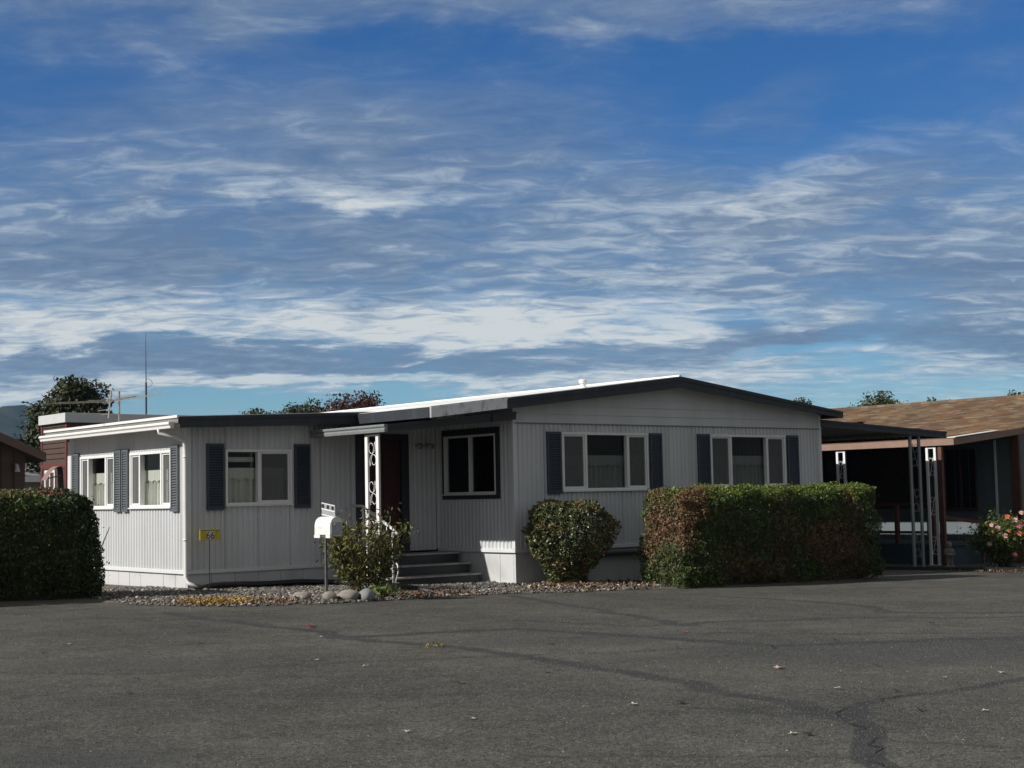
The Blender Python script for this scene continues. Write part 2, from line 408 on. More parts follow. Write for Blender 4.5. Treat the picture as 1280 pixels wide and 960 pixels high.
def tree(label, base, h, crown, nl, leaf, mats, wts, group=None, trunk_r=0.22, dens=0.15, nlimb=46, name='tree'):
    """tapered trunk with limbs, crown of leaf clumps along the limbs (crown = cx,cy,cz radii, centre height)"""
    bx, by = base; bz = gz(bx)
    t = thing(name, label, 'tree', (bx, by, bz), group)
    rx, ry, rz, ch = crown
    tr = MB(); top = Vector((bx, by, bz + ch + rz * 0.3))
    pts = [Vector((bx + random.uniform(-.06, .06) * i, by + random.uniform(-.06, .06) * i, bz + (top.z - bz) * i / 6)) for i in range(7)]
    tr.tube(pts, [trunk_r * (1 - 0.13 * i) for i in range(7)], 8)
    tips = []
    for k in range(nlimb):
        i = random.randint(2, 5); p0 = pts[i]
        a = random.uniform(0, 2 * PI); e = random.uniform(-0.35, 1.45)
        u = Vector((math.cos(a) * math.cos(e), math.sin(a) * math.cos(e), math.sin(e)))
        rr = random.uniform(0.45, 0.98)
        p1 = Vector((bx + u.x * rx * rr, by + u.y * ry * rr, bz + ch + u.z * rz * rr))
        mid = p0.lerp(p1, 0.5) + Vector((random.uniform(-.2, .2), random.uniform(-.2, .2), random.uniform(0, .35)))
        tr.tube([p0, mid, p1], [trunk_r * .35, trunk_r * .2, trunk_r * .05], 5, cap=False)
        tips.append(p1); tips.append(mid.lerp(p1, 0.4))
    tr.build('trunk', M['bark'], t)
    tips = np.array([tuple(p) for p in tips]); n = len(tips)
    idx = rng.integers(0, n, nl)
    off = np.clip(rng.normal(size=(nl, 3)), -1.7, 1.7) * np.array([rx, ry, rz]) * dens
    c = tips[idx] + off
    cl = rng.random(n)                       # each clump has its own tone
    tone = 0.6 * cl[idx] + 0.4 * rng.random(nl)
    edges = np.cumsum(np.array(wts) / sum(wts)); mi = np.searchsorted(edges, np.clip(tone, 0, .999))
    nrm = off / (np.linalg.norm(off, axis=1, keepdims=True) + 1e-6) + np.array([0, 0, .5])
    L = leaf * rng.uniform(.7, 1.4, nl)
    leaves_obj('crown', c, nrm, L, L * .55, mi, mats, t, 0.5, 0.15)
    return t

# ------------------------------------------------------------------ ground
xs = [-450, -60, -9, -4, 0, 4, 8, 12, 16, 60, 2990]
def strip(name, m, y0, y1, dz, x0=None, x1=None):
    mb = MB(); X = [x for x in xs if (x0 is None or x >= x0) and (x1 is None or x <= x1)]
    for a, b in zip(X[:-1], X[1:]): mb.face([(a, y0, gz(a) + dz), (b, y0, gz(b) + dz), (b, y1, gz(b) + dz), (a, y1, gz(a) + dz)])
    return kind(mb.build(name, m), 'structure')
strip('ground', M['ground'], -450, 3690, -0.012)

def asphalt_material():
    m, nt, bs, L = new_mat('worn_asphalt')
    tc = nt.nodes.new('ShaderNodeTexCoord'); o = tc.outputs['Object']
    def noise(sc, det=4, rough=0.5):
        n = nt.nodes.new('ShaderNodeTexNoise'); n.inputs['Scale'].default_value = sc; n.inputs['Detail'].default_value = det; n.inputs['Roughness'].default_value = rough
        L.new(o, n.inputs['Vector']); return n.outputs['Fac']
    def ramp(src, p0, c0, p1, c1):
        r = nt.nodes.new('ShaderNodeValToRGB'); r.color_ramp.elements[0].position = p0; r.color_ramp.elements[1].position = p1
        r.color_ramp.elements[0].color = (*c0, 1); r.color_ramp.elements[1].color = (*c1, 1); L.new(src, r.inputs['Fac']); return r.outputs['Color']
    def mix(t, a, b, fac):
        x = nt.nodes.new('ShaderNodeMixRGB'); x.blend_type = t
        x.inputs['Fac'].default_value = fac if not hasattr(fac, 'links') else 0
        if hasattr(fac, 'links'): L.new(fac, x.inputs['Fac'])
        L.new(a, x.inputs['Color1']); L.new(b, x.inputs['Color2']); return x.outputs['Color']
    big = ramp(noise(0.35, 5, 0.6), 0.35, (0.058, 0.0575, 0.052), 0.66, (0.100, 0.097, 0.083))
    med = ramp(noise(2.6, 5, 0.65), 0.3, (0.72,) * 3, 0.72, (1.22,) * 3)
    c = mix('MULTIPLY', big, med, 1.0)
    v = nt.nodes.new('ShaderNodeTexVoronoi'); v.inputs['Scale'].default_value = 85; L.new(o, v.inputs['Vector'])
    agg = nt.nodes.new('ShaderNodeSeparateColor'); L.new(v.outputs['Color'], agg.inputs[0])
    a2 = ramp(agg.outputs[0], 0.0, (0.45,) * 3, 1.0, (1.6,) * 3)
    c = mix('MULTIPLY', c, a2, 1.0)
    v2 = nt.nodes.new('ShaderNodeTexVoronoi'); v2.inputs['Scale'].default_value = 33; L.new(o, v2.inputs['Vector'])
    g2 = nt.nodes.new('ShaderNodeSeparateColor'); L.new(v2.outputs['Color'], g2.inputs[0])
    c = mix('MULTIPLY', c, ramp(g2.outputs[0], 0.0, (.80, .80, .80), 1.0, (1.20, 1.19, 1.17)), 1.0)
    v3 = nt.nodes.new('ShaderNodeTexVoronoi'); v3.inputs['Scale'].default_value = 62; L.new(o, v3.inputs['Vector'])
    s3 = nt.nodes.new('ShaderNodeSeparateColor'); L.new(v3.outputs['Color'], s3.inputs[0])
    fl = ramp(s3.outputs[1], 0.955, (0, 0, 0), 0.975, (.5, .5, .5))
    stn = nt.nodes.new('ShaderNodeRGB'); stn.outputs[0].default_value = (0.20, 0.19, 0.16, 1)
    c = mix('MIX', c, stn.outputs[0], fl)
    def attr(n): x = nt.nodes.new('ShaderNodeAttribute'); x.attribute_name = n; return x.outputs['Fac']
    def mth(op, x, y):
        n = nt.nodes.new('ShaderNodeMath'); n.operation = op
        for i, t in enumerate((x, y)):
            if isinstance(t, (int, float)): n.inputs[i].default_value = t
            else: L.new(t, n.inputs[i])
        return n.outputs[0]
    # thin worn seal coat in patches, then tar over the cracks
    ln = ramp(mth('ADD', attr('lane'), mth('MULTIPLY', mth('SUBTRACT', noise(1.3, 6, .6), .5), 1.3)), .25, (0, 0, 0), .85, (.62,) * 3)
    lc = nt.nodes.new('ShaderNodeRGB'); lc.outputs[0].default_value = (0.052, 0.053, 0.054, 1)
    c = mix('MIX', c, lc.outputs[0], ln)
    sn = mth('ADD', mth('MULTIPLY', mth('SUBTRACT', noise(6, 7, .7), .5), 1.15), mth('MULTIPLY', mth('SUBTRACT', noise(30, 3, .6), .5), .45))
    sl_ = attr('seal'); sf = ramp(mth('ADD', sl_, mth('MULTIPLY', sn, mth('MINIMUM', mth('MULTIPLY', sl_, 3.0), 1.0))), .30, (0, 0, 0), .52, (.92,) * 3)
    tr_ = ramp(noise(4, 5, .6), .3, (0.030, 0.031, 0.033), .75, (0.052, 0.052, 0.052)); c = mix('MIX', c, tr_, sf)
    L.new(c, bs.inputs['Base Color'])
    bs.inputs['Roughness'].default_value = 0.85; bs.inputs['Specular IOR Level'].default_value = 0.25
    b = nt.nodes.new('ShaderNodeBump'); b.inputs['Strength'].default_value = 0.55; b.inputs['Distance'].default_value = 0.008
    L.new(v.outputs['Distance'], b.inputs['Height']); L.new(b.outputs['Normal'], bs.inputs['Normal'])
    return m
M['asphalt'] = asphalt_material()

def dist_poly(X, Y, pts, seed, wob):
    """distance to a wandering polyline"""
    r = random.Random(seed); P = []
    for (ax, ay), (bx, by) in zip(pts[:-1], pts[1:]):
        n = max(1, int(math.hypot(bx - ax, by - ay) / 0.22))
        for i in range(n): P.append((ax + (bx - ax) * i / n, ay + (by - ay) * i / n))
    P.append(pts[-1]); ox = oy = 0.0; Q = []
    for x, y in P:
        ox = .82 * ox + r.gauss(0, wob); oy = .82 * oy + r.gauss(0, wob); Q.append((x + ox, y + oy))
    D = np.full(X.shape, 9.0)
    for (ax, ay), (bx, by) in zip(Q[:-1], Q[1:]):
        m = (X > min(ax, bx) - .8) & (X < max(ax, bx) + .8) & (Y > min(ay, by) - .8) & (Y < max(ay, by) + .8)
        if not m.any(): continue
        x = X[m]; y = Y[m]; l2 = (bx - ax) ** 2 + (by - ay) ** 2 + 1e-9
        t = np.clip(((x - ax) * (bx - ax) + (y - ay) * (by - ay)) / l2, 0, 1)
        D[m] = np.minimum(D[m], np.hypot(x - ax - t * (bx - ax), y - ay - t * (by - ay)))
    return D
SEAMS = [   # (points, half width, darkness, wander)
    ([(-10.05, -15.1), (-9.75, -14.55), (-9.42, -14.30), (-9.04, -13.99), (-8.82, -13.68), (-8.44, -13.45)], .078, 1.0, .02),
    ([(-8.44, -13.45), (-7.83, -13.26), (-6.97, -13.21), (-5.98, -13.08), (-4.2, -13.3)], .06, .75, .03),
    ([(-1.91, -2.23), (-3.2, -5.4), (-4.22, -8.01), (-3.63, -7.92), (-1.74, -8.64), (0.6, -10.6)], .13, .55, .05),
    ([(-7.5, -2.2), (-7.46, -4.69), (-7.8, -6.83), (-7.63, -8.3), (-7.87, -9.5), (-8.25, -11.41), (-8.44, -13.04), (-8.7, -13.6)], .13, .60, .05),
    ([(-7.8, -6.83), (-5.95, -7.16), (-5.55, -8.64), (-5.31, -10.07), (-2.99, -11.23), (-1.0, -12.6)], .17, .60, .05),
    ([(-13.6, -4.4), (-11.36, -7.31), (-10.73, -8.18), (-7.87, -9.5), (-5.93, -10.05)], .09, .42, .04),
    ([(-10.92, -13.23), (-10.28, -13.79), (-9.75, -14.43)], .05, .5, .03),
    ([(-9.06, -12.74), (-8.91, -13.19), (-8.64, -13.51)], .055, .55, .02),
    ([(-9.30, -14.12), (-8.96, -14.92), (-8.6, -15.6)], .06, .5, .03),
    ([(0.11, -4.47), (-0.0, -7.21), (-0.88, -8.11), (0.16, -9.29), (1.6, -10.6)], .13, .6, .05),
    ([(-6.3, -8.2), (-4.6, -9.2), (-3.4, -10.2), (-1.5, -11.6)], .12, .45, .05),
    ([(-14.5, -5.2), (-12.2, -8.2), (-10.9, -9.9), (-8.44, -12.1)], .07, .4, .04),
    ([(-5.6, -4.3), (-5.1, -6.1), (-4.9, -7.4), (-4.22, -8.01)], .10, .45, .05),
    ([(-12.3, -4.9), (-10.4, -6.0), (-8.9, -6.6), (-7.8, -6.83)], .09, .35, .05)]
gx = np.concatenate([[-60, -30, -18, -15], np.arange(-14.0, 2.4, .055), [4, 6, 8, 10, 12, 14, 16, 30, 60]])
gy = np.concatenate([[-60, -30, -18], np.arange(-16.2, -1.0, .055), [0, 4, 10, 20, 40, 60]])
GX, GY = np.meshgrid(gx, gy, indexing='ij'); Z = -0.02 * np.clip(GX, -9, 16)
seal = np.zeros(GX.shape)
for i, (pts, hw, dk, wob) in enumerate(SEAMS):
    D = dist_poly(GX, GY, pts, 40 + i, wob)
    seal = np.maximum(seal, np.clip(1.5 - D / hw, 0, 1) * dk)
def soft_area(cx, cy, rx, ry, ang):
    c, s_ = math.cos(ang), math.sin(ang); u = ((GX - cx) * c + (GY - cy) * s_) / rx; v = (-(GX - cx) * s_ + (GY - cy) * c) / ry
    return np.clip(1.25 - np.sqrt(u * u + v * v), 0, 1)
lane = np.maximum.reduce([soft_area(-4.6, -11.4, 3.2, 1.5, -.35), soft_area(-6.2, -8.6, 1.8, .9, -.5) * .8, soft_area(-10.6, -7.6, 2.6, .8, -.85) * .6, soft_area(-12.5, -11.6, 1.2, .5, -.7) * .7, soft_area(-3.4, -4.4, 2.5, .9, -.2) * .5])
nx_, ny_ = GX.shape
vv = np.stack([GX, GY, Z], -1).reshape(-1, 3)
ii = (np.arange(nx_ - 1)[:, None] * ny_ + np.arange(ny_ - 1)[None, :]).reshape(-1)
ff = np.stack([ii, ii + ny_, ii + ny_ + 1, ii + 1], 1)
lot = kind(link_mesh('asphalt_lot', vv, ff.tolist(), [0] * len(ff), M['asphalt'], origin=(0, 0, 0)), 'structure')
for nm_, arr in (('seal', seal), ('lane', lane)):
    at_ = lot.data.attributes.new(nm_, 'FLOAT', 'POINT'); at_.data.foreach_set('value', arr.reshape(-1).astype(np.float32))
M['crack'] = mat('open_crack', (0.008, 0.008, 0.008), 0.95, var=0.2)
def ribbon(name, pts, w, m, dz, wob=0.10, wv=0.35, seed=0):
    r = random.Random(seed); P = [Vector((x, y, 0)) for x, y in pts]; out = []
    for a, b in zip(P[:-1], P[1:]):
        n = max(2, int((b - a).length / 0.05))
        for i in range(n): out.append(a.lerp(b, i / n))
    out.append(P[-1]); mb = MB(); prev = None; off = 0.0
    for i, p in enumerate(out):
        t = (out[min(i + 1, len(out) - 1)] - out[max(i - 1, 0)]).normalized(); nrm = Vector((-t.y, t.x, 0))
        off = off * 0.8 + r.gauss(0, wob * 0.22); ww = w * max(.25, 1 + r.gauss(0, wv)) * math.sin(PI * (i + .15) / (len(out) - .7))
        q = p + nrm * off; a = q + nrm * ww / 2; b = q - nrm * ww / 2
        cur = ((a.x, a.y, gz(a.x) + dz), (b.x, b.y, gz(b.x) + dz))
        if prev: mb.face([prev[1], cur[1], cur[0], prev[0]])
        prev = cur
    return kind(mb.build(name, m), 'structure')
for i, pts in enumerate(([(-9.98, -14.95), (-9.72, -14.62)], [(-9.66, -14.5), (-9.38, -14.28), (-9.2, -14.15)], [(-9.12, -14.04), (-8.88, -13.8)], [(-8.8, -13.66), (-8.5, -13.50), (-8.3, -13.40)], [(-8.15, -13.37), (-7.83, -13.26), (-7.4, -13.25)])):
    ribbon('open_crack', pts, 0.011, M['crack'], 0.004, 0.13, 0.5, 60 + i)
# loose grit lying on the asphalt
def grit(N):
    tet = np.array([[1, 0, -.4], [-.6, .85, -.4], [-.6, -.85, -.4], [.1, 0, .8]]); tf = np.array([[0, 1, 3], [1, 2, 3], [2, 0, 3], [0, 2, 1]])
    d = rng.random(N) ** 1.0 * 17 + 5.2; a = rng.uniform(-.38, .38, N)
    fx_, fy_ = .635, .773; lx, ly = .773, -.635
    x = -15.75 + d * (fx_ + a * lx); y = -19.17 + d * (fy_ + a * ly)
    ok = (y < -2.4) | (x < -6.6) & (y < -.6) & (x > -9); x = x[ok]; y = y[ok]; n = len(x)
    s_ = .0026 + .0036 * rng.random(n) ** 2.0; th = rng.uniform(0, 6.28, n)
    R_ = np.stack([np.stack([np.cos(th), -np.sin(th)], -1), np.stack([np.sin(th), np.cos(th)], -1)], 1)
    xy = np.einsum('nij,kj->nki', R_, tet[:, :2]) * s_[:, None, None]; zz = tet[None, :, 2] * s_[:, None]
    V = np.concatenate([xy + np.stack([x, y], -1)[:, None, :], (zz + (-.02 * np.clip(x, -9, 16) + s_ * .35)[:, None])[..., None]], -1).reshape(-1, 3)
    F = (tf[None] + 4 * np.arange(n)[:, None, None]).reshape(-1, 3); mi = np.repeat(rng.choice(3, n, p=[.44, .553, .007]), 4)
    return kind(link_mesh('loose_grit', V, F.tolist(), mi, [M['grit0'], M['grit1'], M['grit2']]), 'stuff')
M['grit0'] = mat('grit_tan', (0.115, 0.108, 0.09), .9, var=.3, scale=9); M['grit1'] = mat('grit_grey', (0.075, 0.074, 0.070), .9, var=.3, scale=9); M['grit2'] = mat('grit_pale', (0.34, 0.32, 0.28), .9, var=.3, scale=9)
grit(120000)

# gravel bed in front of the house
edge = [(-11.5, 0.55), (-9.0, 0.4), (-7.1, 0.45), (-6.95, -0.5), (-6.66, -1.2), (-6.3, -1.62), (-5.93, -1.82), (-5.3, -1.98), (-4.69, -2.02), (-3.7, -1.95), (-2.6, -1.80), (-1.49, -1.74), (-0.64, -2.12), (0.3, -2.12), (1.0, -2.25), (1.8, -2.7), (4.0, -2.75), (6.4, -2.62), (6.9, -2.1), (7.6, 0.2)]
def bed_z(x, y):   # mounded from the asphalt edge up to the wall
    d = 9.0
    for (ax, ay), (bx, by) in zip(edge[:-1], edge[1:]):
        t = max(0, min(1, ((x - ax) * (bx - ax) + (y - ay) * (by - ay)) / ((bx - ax) ** 2 + (by - ay) ** 2 + 1e-9)))
        d = min(d, math.hypot(x - ax - t * (bx - ax), y - ay - t * (by - ay)))
    return gz(x) + 0.008 + 0.035 * min(1, d / 0.35)
def inside(x, y):
    poly = edge + [(7.6, 3.0), (-0.2, 3.0), (-4.6, 9), (-11.5, 9)]
    c = False
    for (ax, ay), (bx, by) in zip(poly, poly[1:] + poly[:1]):
        if (ay > y) != (by > y) and x < (bx - ax) * (y - ay) / (by - ay) + ax: c = not c
    return c
mb = MB()
n = len(edge)
back = [(-11.5, 9), (-9.0, 9), (-7.1, 9), (-6.6, 9), (-6.2, 9), (-5.8, 9), (-5.2, 9), (-4.9, 2.6), (-4.5, 2.6), (-3.6, 2.6), (-2.6, 2.6), (-1.49, 2.6), (-0.64, 2.6), (0.2, 2.6), (1.0, 0.3), (1.8, 0.3), (4.0, 0.3), (6.4, 0.3), (7.2, 0.4), (7.7, 0.6)]
for i in range(n - 1):
    for k0, k1 in ((0, .06), (.06, .2), (.2, .5), (.5, 1)):
        q = []
        for (j, k) in ((i, k0), (i + 1, k0), (i + 1, k1), (i, k1)):
            x = edge[j][0] * (1 - k) + back[j][0] * k; y = edge[j][1] * (1 - k) + back[j][1] * k
            q.append((x, y, bed_z(x, y) - 0.004))
        mb.face(q)
kind(mb.build('gravel_bed', M['soil']), 'structure')

ICO = bmesh.new(); bmesh.ops.create_icosphere(ICO, subdivisions=1, radius=1.0)
ico_v = np.array([v.co[:] for v in ICO.verts]); ico_f = np.array([[v.index for v in f.verts] for f in ICO.faces]); ICO.free()
def pebbles(name, N, region, smin, smax, mats, label=None):
    V = []; F = []; MI = []; k = 0; cnt = 0
    x0, x1, y0, y1 = region
    while cnt < N:
        x = random.uniform(x0, x1); y = random.uniform(y0, y1)
        if not inside(x, y): continue
        if x > -4.9 and y > 2.1: continue
        if x > -0.05 and y > -0.02: continue
        if -2.3 < x < 0 and y > 0.72: continue
        cnt += 1
        s = random.uniform(smin, smax) * (1.5 if random.random() < .08 else 1)
        sc = np.array([s * random.uniform(.8, 1.4), s * random.uniform(.7, 1.1), s * random.uniform(.45, .75)])
        a = random.uniform(0, 6.28); R = np.array([[math.cos(a), -math.sin(a), 0], [math.sin(a), math.cos(a), 0], [0, 0, 1]])
        v = (ico_v * (1 + rng.uniform(-.12, .12, (len(ico_v), 1)))) * sc @ R.T + np.array([x, y, bed_z(x, y) + s * random.uniform(.05, .45)])
        V.append(v); F.append(ico_f + k); MI += [random.choices(range(len(mats)), [5, 4, 3, 3, 2, 1])[0]] * len(ico_f); k += len(ico_v)
    o = link_mesh(name, np.concatenate(V), np.concatenate(F).tolist(), MI, mats, smooth=True)
    return kind(o, 'stuff')
PB_M = [M['peb%d' % i] for i in range(6)]
pebbles('gravel', 13500, (-7.0, 1.4, -2.2, 3.4), 0.013, 0.027, PB_M)

def litter(name, N, fn, size, mats, wts, dz=0.02):
    c = []; 
    while len(c) < N:
        p = fn()
        if p: c.append((p[0], p[1], p[2] + random.uniform(0.0, dz)))
    c = np.array(c); nn = np.tile(np.array([[0, 0, 1.0]]), (N, 1))
    mi = rng.choice(len(mats), N, p=np.array(wts) / sum(wts))
    L = size * rng.uniform(.6, 1.4, N)
    return kind(leaves_obj(name, c, nn, L, L * .6, mi, mats, None, 0.85), 'stuff')
def yfn():
    x = random.gauss(-6.15, .26); y = random.gauss(-1.2, .22)
    return (x, y, bed_z(x, y) + 0.025) if inside(x, y) else ((x, y, gz(x) + .01) if random.random() < .15 else None)
litter('yellow_leaf_litter', 1100, yfn, 0.040, [M['lit_yel'], M['lf_tan'], M['lit_brown'], M['lit_pale']], [6, 2.4, 1.6, .5])
def rfn():
    x = random.gauss(-5.5, .25); y = random.gauss(-1.65, .12); return (x, y, bed_z(x, y) + .025) if inside(x, y) else None
litter('red_brown_leaf_litter', 260, rfn, 0.04, [M['lit_brown'], M['lit_pale']], [4, 1])
def bfn():
    x = random.gauss(0.35, .65); y = random.gauss(-1.35, .40)
    if y > -0.05 or y < -2.3: return None
    return (x, y, (bed_z(x, y) if inside(x, y) else gz(x)) + .02)
litter('brown_leaf_litter', 900, bfn, 0.06, [M['lit_brown'], M['lit_pale'], M['lf_tan'], M['lit_red'], M['lit_dark']], [5, 1.0, 3, .08, 2])
def sfn():
    x = random.uniform(-4.4, -2.2); y = random.gauss(-1.6, .22); return (x, y, bed_z(x, y) + .02) if inside(x, y) else None
litter('red_brown_leaf_litter', 420, sfn, 0.05, [M['lit_brown'], M['lf_tan'], M['lit_red'], M['lit_dark']], [5, 2, .06, 2])
def nfn():
    x = random.uniform(10.2, 13.2); y = random.gauss(-1.6 - (13.2 - x) * .25, .35); return (x, y, gz(x) + .012)
litter('dry_leaf_litter', 700, nfn, 0.055, [M['lit_brown'], M['lf_tan'], M['lit_dark'], M['lit_pale']], [5, 3, 3, .5])
# ================================================================== THE MOBILE HOME
home = thing('mobile_home', 'grey ribbed mobile home with navy fascia, white roof and a lower addition on its left', 'mobile home', (0, 0, 0))
LW = -4.9; AY = 2.15; AB = 6.75; HB = 14.0; HR = 8.0
def rt(x): return 3.62 - 0.121 * (3.72 - x) if x < 3.72 else 3.62 - 0.1177 * (x - 3.72)
def ra(x): return 2.84 + 0.0396 * (x + 5.24)

def opening(w, i=0.012): return (w[0] + i, w[1] - i, w[2] + i, w[3] - i)
W1 = (1.05, 3.13, 1.57, 2.58); W2 = (4.76, 6.91, 1.57, 2.58)
WR = (0.45, 1.91, 1.55, 2.57)
WA = (-4.24, -3.01, 1.44, 2.34)
WL1 = (4.76, 6.20, 1.43, 2.345); WL2 = (2.64, 4.16, 1.43, 2.345)

m = MB(); corrugated(m, PF(0), 0.06, HR - 0.06, 0.60, 2.72, [opening(W1), opening(W2)])
m.build('wall', M['siding'], home)
m = MB(); corrugated(m, PL(0), 0.05, AY - 0.03, 0.60, 3.07, [opening(WR)])
m.build('wall', M['siding'], home)
m = MB(); corrugated(m, PF(AY), LW + 0.05, -1.76, 0.42, lambda u: ra(u) - 0.04, [opening(WA)])
corrugated(m, PF(AY), -0.64, -0.03, 0.58, lambda u: 2.98)
m.pbox(PF(AY), -1.76, -0.64, -0.05, 0.002, 2.62, 2.98)
m.build('wall', M['siding'], home)
m = MB(); corrugated(m, PL(LW), AY + 0.05, AB - 0.05, 0.42, 2.37, [opening(WL1), opening(WL2)])
y = AY + 0.05
while y < AB - 0.06:           # flat panels above the windows
    e = min(y + 0.61, AB - 0.05); m.pbox(PL(LW), y + 0.004, e - 0.004, -0.02, 0.020, 2.372, 2.80); y = e
m.build('wall', M['siding'], home)
# plain far walls
m = MB(); corrugated(m, PR(HR), 0.06, HB, -0.3, 3.05)
m.pbox(PB(HB), -0.02, HR, -0.05, 0.0, -0.3, 3.05)
m.pbox(PL(0), AB + 0.01, HB - 0.06, -0.05, 0.0, -0.1, 3.05)
m.pbox(PB(AB), LW + 0.05, -0.02, -0.05, 0.0, -0.1, 2.85)
m.build('wall', M['siding'], home)
# interior: floors, ceilings, partitions
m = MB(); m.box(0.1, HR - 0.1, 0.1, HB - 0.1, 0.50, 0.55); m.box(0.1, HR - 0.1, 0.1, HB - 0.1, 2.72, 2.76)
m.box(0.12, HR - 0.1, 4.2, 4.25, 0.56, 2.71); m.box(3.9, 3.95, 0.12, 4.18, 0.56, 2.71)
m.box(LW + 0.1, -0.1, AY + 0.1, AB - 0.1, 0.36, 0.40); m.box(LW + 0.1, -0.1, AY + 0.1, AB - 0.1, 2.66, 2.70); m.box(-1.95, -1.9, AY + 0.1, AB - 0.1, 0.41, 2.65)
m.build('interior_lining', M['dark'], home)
# gable lap siding
m = MB(); z = 2.735
def xl(z): return max(0.02, 3.72 - (3.55 - z) / 0.121) if z > 3.10 else 0.02
def xr(z): return min(HR - 0.02, 3.72 + (3.55 - z) / 0.1177) if z > 3.04 else HR - 0.02
while z < 3.45:
    zt = min(z + 0.15, 3.5)
    a0, a1, b0, b1 = xl(z), xr(z), xl(zt), xr(zt)
    m.face([(a0, -0.020, z), (a1, -0.020, z), (b1, -0.006, zt), (b0, -0.006, zt)])
    m.face([(a0, 0.0, z), (a1, 0.0, z), (a1, -0.020, z), (a0, -0.020, z)])
    z = zt
m.face([(0, 0.004, 2.72), (HR, 0.004, 2.72), (HR, 0.004, 3.07), (3.72, 0.004, 3.57), (0, 0.004, 3.12)])
m.build('gable_siding', M['siding'], home)
m = MB(); m.box(0.0, HR, -0.030, -0.002, 2.712, 2.732); m.build('gable_trim', M['pan'], home)
# corner posts and belt trim
for bx_ in ((-0.028, 0.055, -0.028, 0.055, 0.62, 3.06), (HR - 0.055, HR + 0.028, -0.028, 0.055, 0.62, 3.0), (LW - 0.028, LW + 0.055, AY - 0.028, AY + 0.055, 0.44, 2.70), (LW - 0.028, LW + 0.03, AB - 0.12, AB + 0.02, 0.44, 2.64), (-0.05, -0.021, AY - 0.05, AY - 0.021, 0.6, 2.95)):
    m = MB(); m.box(*bx_); m.build('corner_trim', M['trim'], home, bevel=0.004)
m = MB()
m.box(-0.04, HR + 0.03, -0.04, -0.003, 0.555, 0.615); m.box(-0.04, -0.003, -0.003, AY - 0.03, 0.555, 0.615)
m.box(LW - 0.035, -1.78, AY - 0.035, AY - 0.003, 0.375, 0.435); m.box(LW - 0.035, LW - 0.003, AY - 0.003, AB, 0.375, 0.435)
m.build('belt_trim', M['trim'], home, bevel=0.004)
m = MB()
skirting(m, PF(0), 0.0, HR, lambda u: gz(u), 0.553); skirting(m, PL(0), 0.0, AY, lambda u: 0.0, 0.553)
skirting(m, PF(AY), LW, -1.78, lambda u: gz(u), 0.373); skirting(m, PL(LW), AY, AB, lambda u: 0.1, 0.373)
m.build('skirting', M['skirt'], home)
# boxed-out skirting below the first street window
m = MB(); P = PF(-0.42)
skirting(m, P, 1.25, 2.69, lambda u: gz(u), 0.44, 0.36); m.box(2.63, 2.69, -0.41, -0.05, -0.15, 0.44); m.box(1.25, 1.31, -0.41, -0.05, -0.15, 0.44)
sb = m.build('skirting_box', M['skirt'], home)
m = MB(); m.box(1.20, 2.98, -0.50, -0.045, 0.442, 0.50); m.build('lid', M['navy'], sb, bevel=0.006)

# windows and shutters
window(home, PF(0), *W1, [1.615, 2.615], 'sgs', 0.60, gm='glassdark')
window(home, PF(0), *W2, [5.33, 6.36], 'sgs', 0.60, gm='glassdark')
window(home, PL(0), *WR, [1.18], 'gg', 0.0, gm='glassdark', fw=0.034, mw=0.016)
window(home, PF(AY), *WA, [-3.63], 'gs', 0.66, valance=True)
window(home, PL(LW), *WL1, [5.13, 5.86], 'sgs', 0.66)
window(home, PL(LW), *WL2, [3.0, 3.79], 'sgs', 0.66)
m = MB(); P = PL(0); w = WR
for a, b, c, d in ((w[0] - .09, w[1] + .05, w[2] - .09, w[2] - .023), (w[0] - .09, w[1] + .05, w[3] + .002, w[3] + .11), (w[0] - .09, w[0] - .012, w[2] - .022, w[3]), (w[1] + .012, w[1] + .05, w[2] - .022, w[3])):
    m.pbox(P, a, b, 0.0, 0.042, c, d)
m.build('window_casing', M['navy'], home, bevel=0.004)
for u0, u1 in ((0.70, 1.02), (3.16, 3.46), (4.40, 4.73), (6.95, 7.28)): shutter(home, PF(0), u0, u1, 1.52, 2.585, M['shutterdark'])
for u0, u1 in ((-4.58, -4.27), (-2.97, -2.67)): shutter(home, PF(AY), u0, u1, 1.37, 2.43, M['shutterdark'])
for u0, u1 in ((6.24, 6.50), (4.47, 4.73), (4.19, 4.43), (2.36, 2.61)): shutter(home, PL(LW), u0, u1, 1.36, 2.42, M['shutter'])

# front door
m = MB(); P = PF(AY)
m.pbox(P, -1.62, -0.80, -0.06, -0.02, 0.60, 2.52)
for c, d in ((0.75, 1.35), (1.50, 2.35)):
    for a, b in ((-1.50, -1.26), (-1.16, -0.92)): m.pbox(P, a, b, -0.021, -0.008, c, d)
dr = m.build('door', M['door'], home, bevel=0.005)
m = MB(); m.pbox(P, -1.76, -1.625, -0.07, 0.03, 0.56, 2.62); m.pbox(P, -0.795, -0.64, -0.07, 0.03, 0.56, 2.62); m.pbox(P, -1.625, -0.795, -0.07, 0.028, 2.525, 2.62); m.pbox(P, -1.625, -0.795, -0.07, 0.025, 0.55, 0.595)
m.build('door_frame', M['navy'], home, bevel=0.004)
m = MB(); m.tube([(-0.87, AY + 0.02, 1.42), (-0.87, AY - 0.05, 1.42)], 0.012, 8); m.tube([(-0.87, AY - 0.04, 1.42), (-0.87, AY - 0.055, 1.42), (-0.87, AY - 0.085, 1.42), (-0.87, AY - 0.095, 1.42)], [0.015, 0.03, 0.03, 0.012], 10)
m.build('handle', M['chrome'], dr, smooth=True)
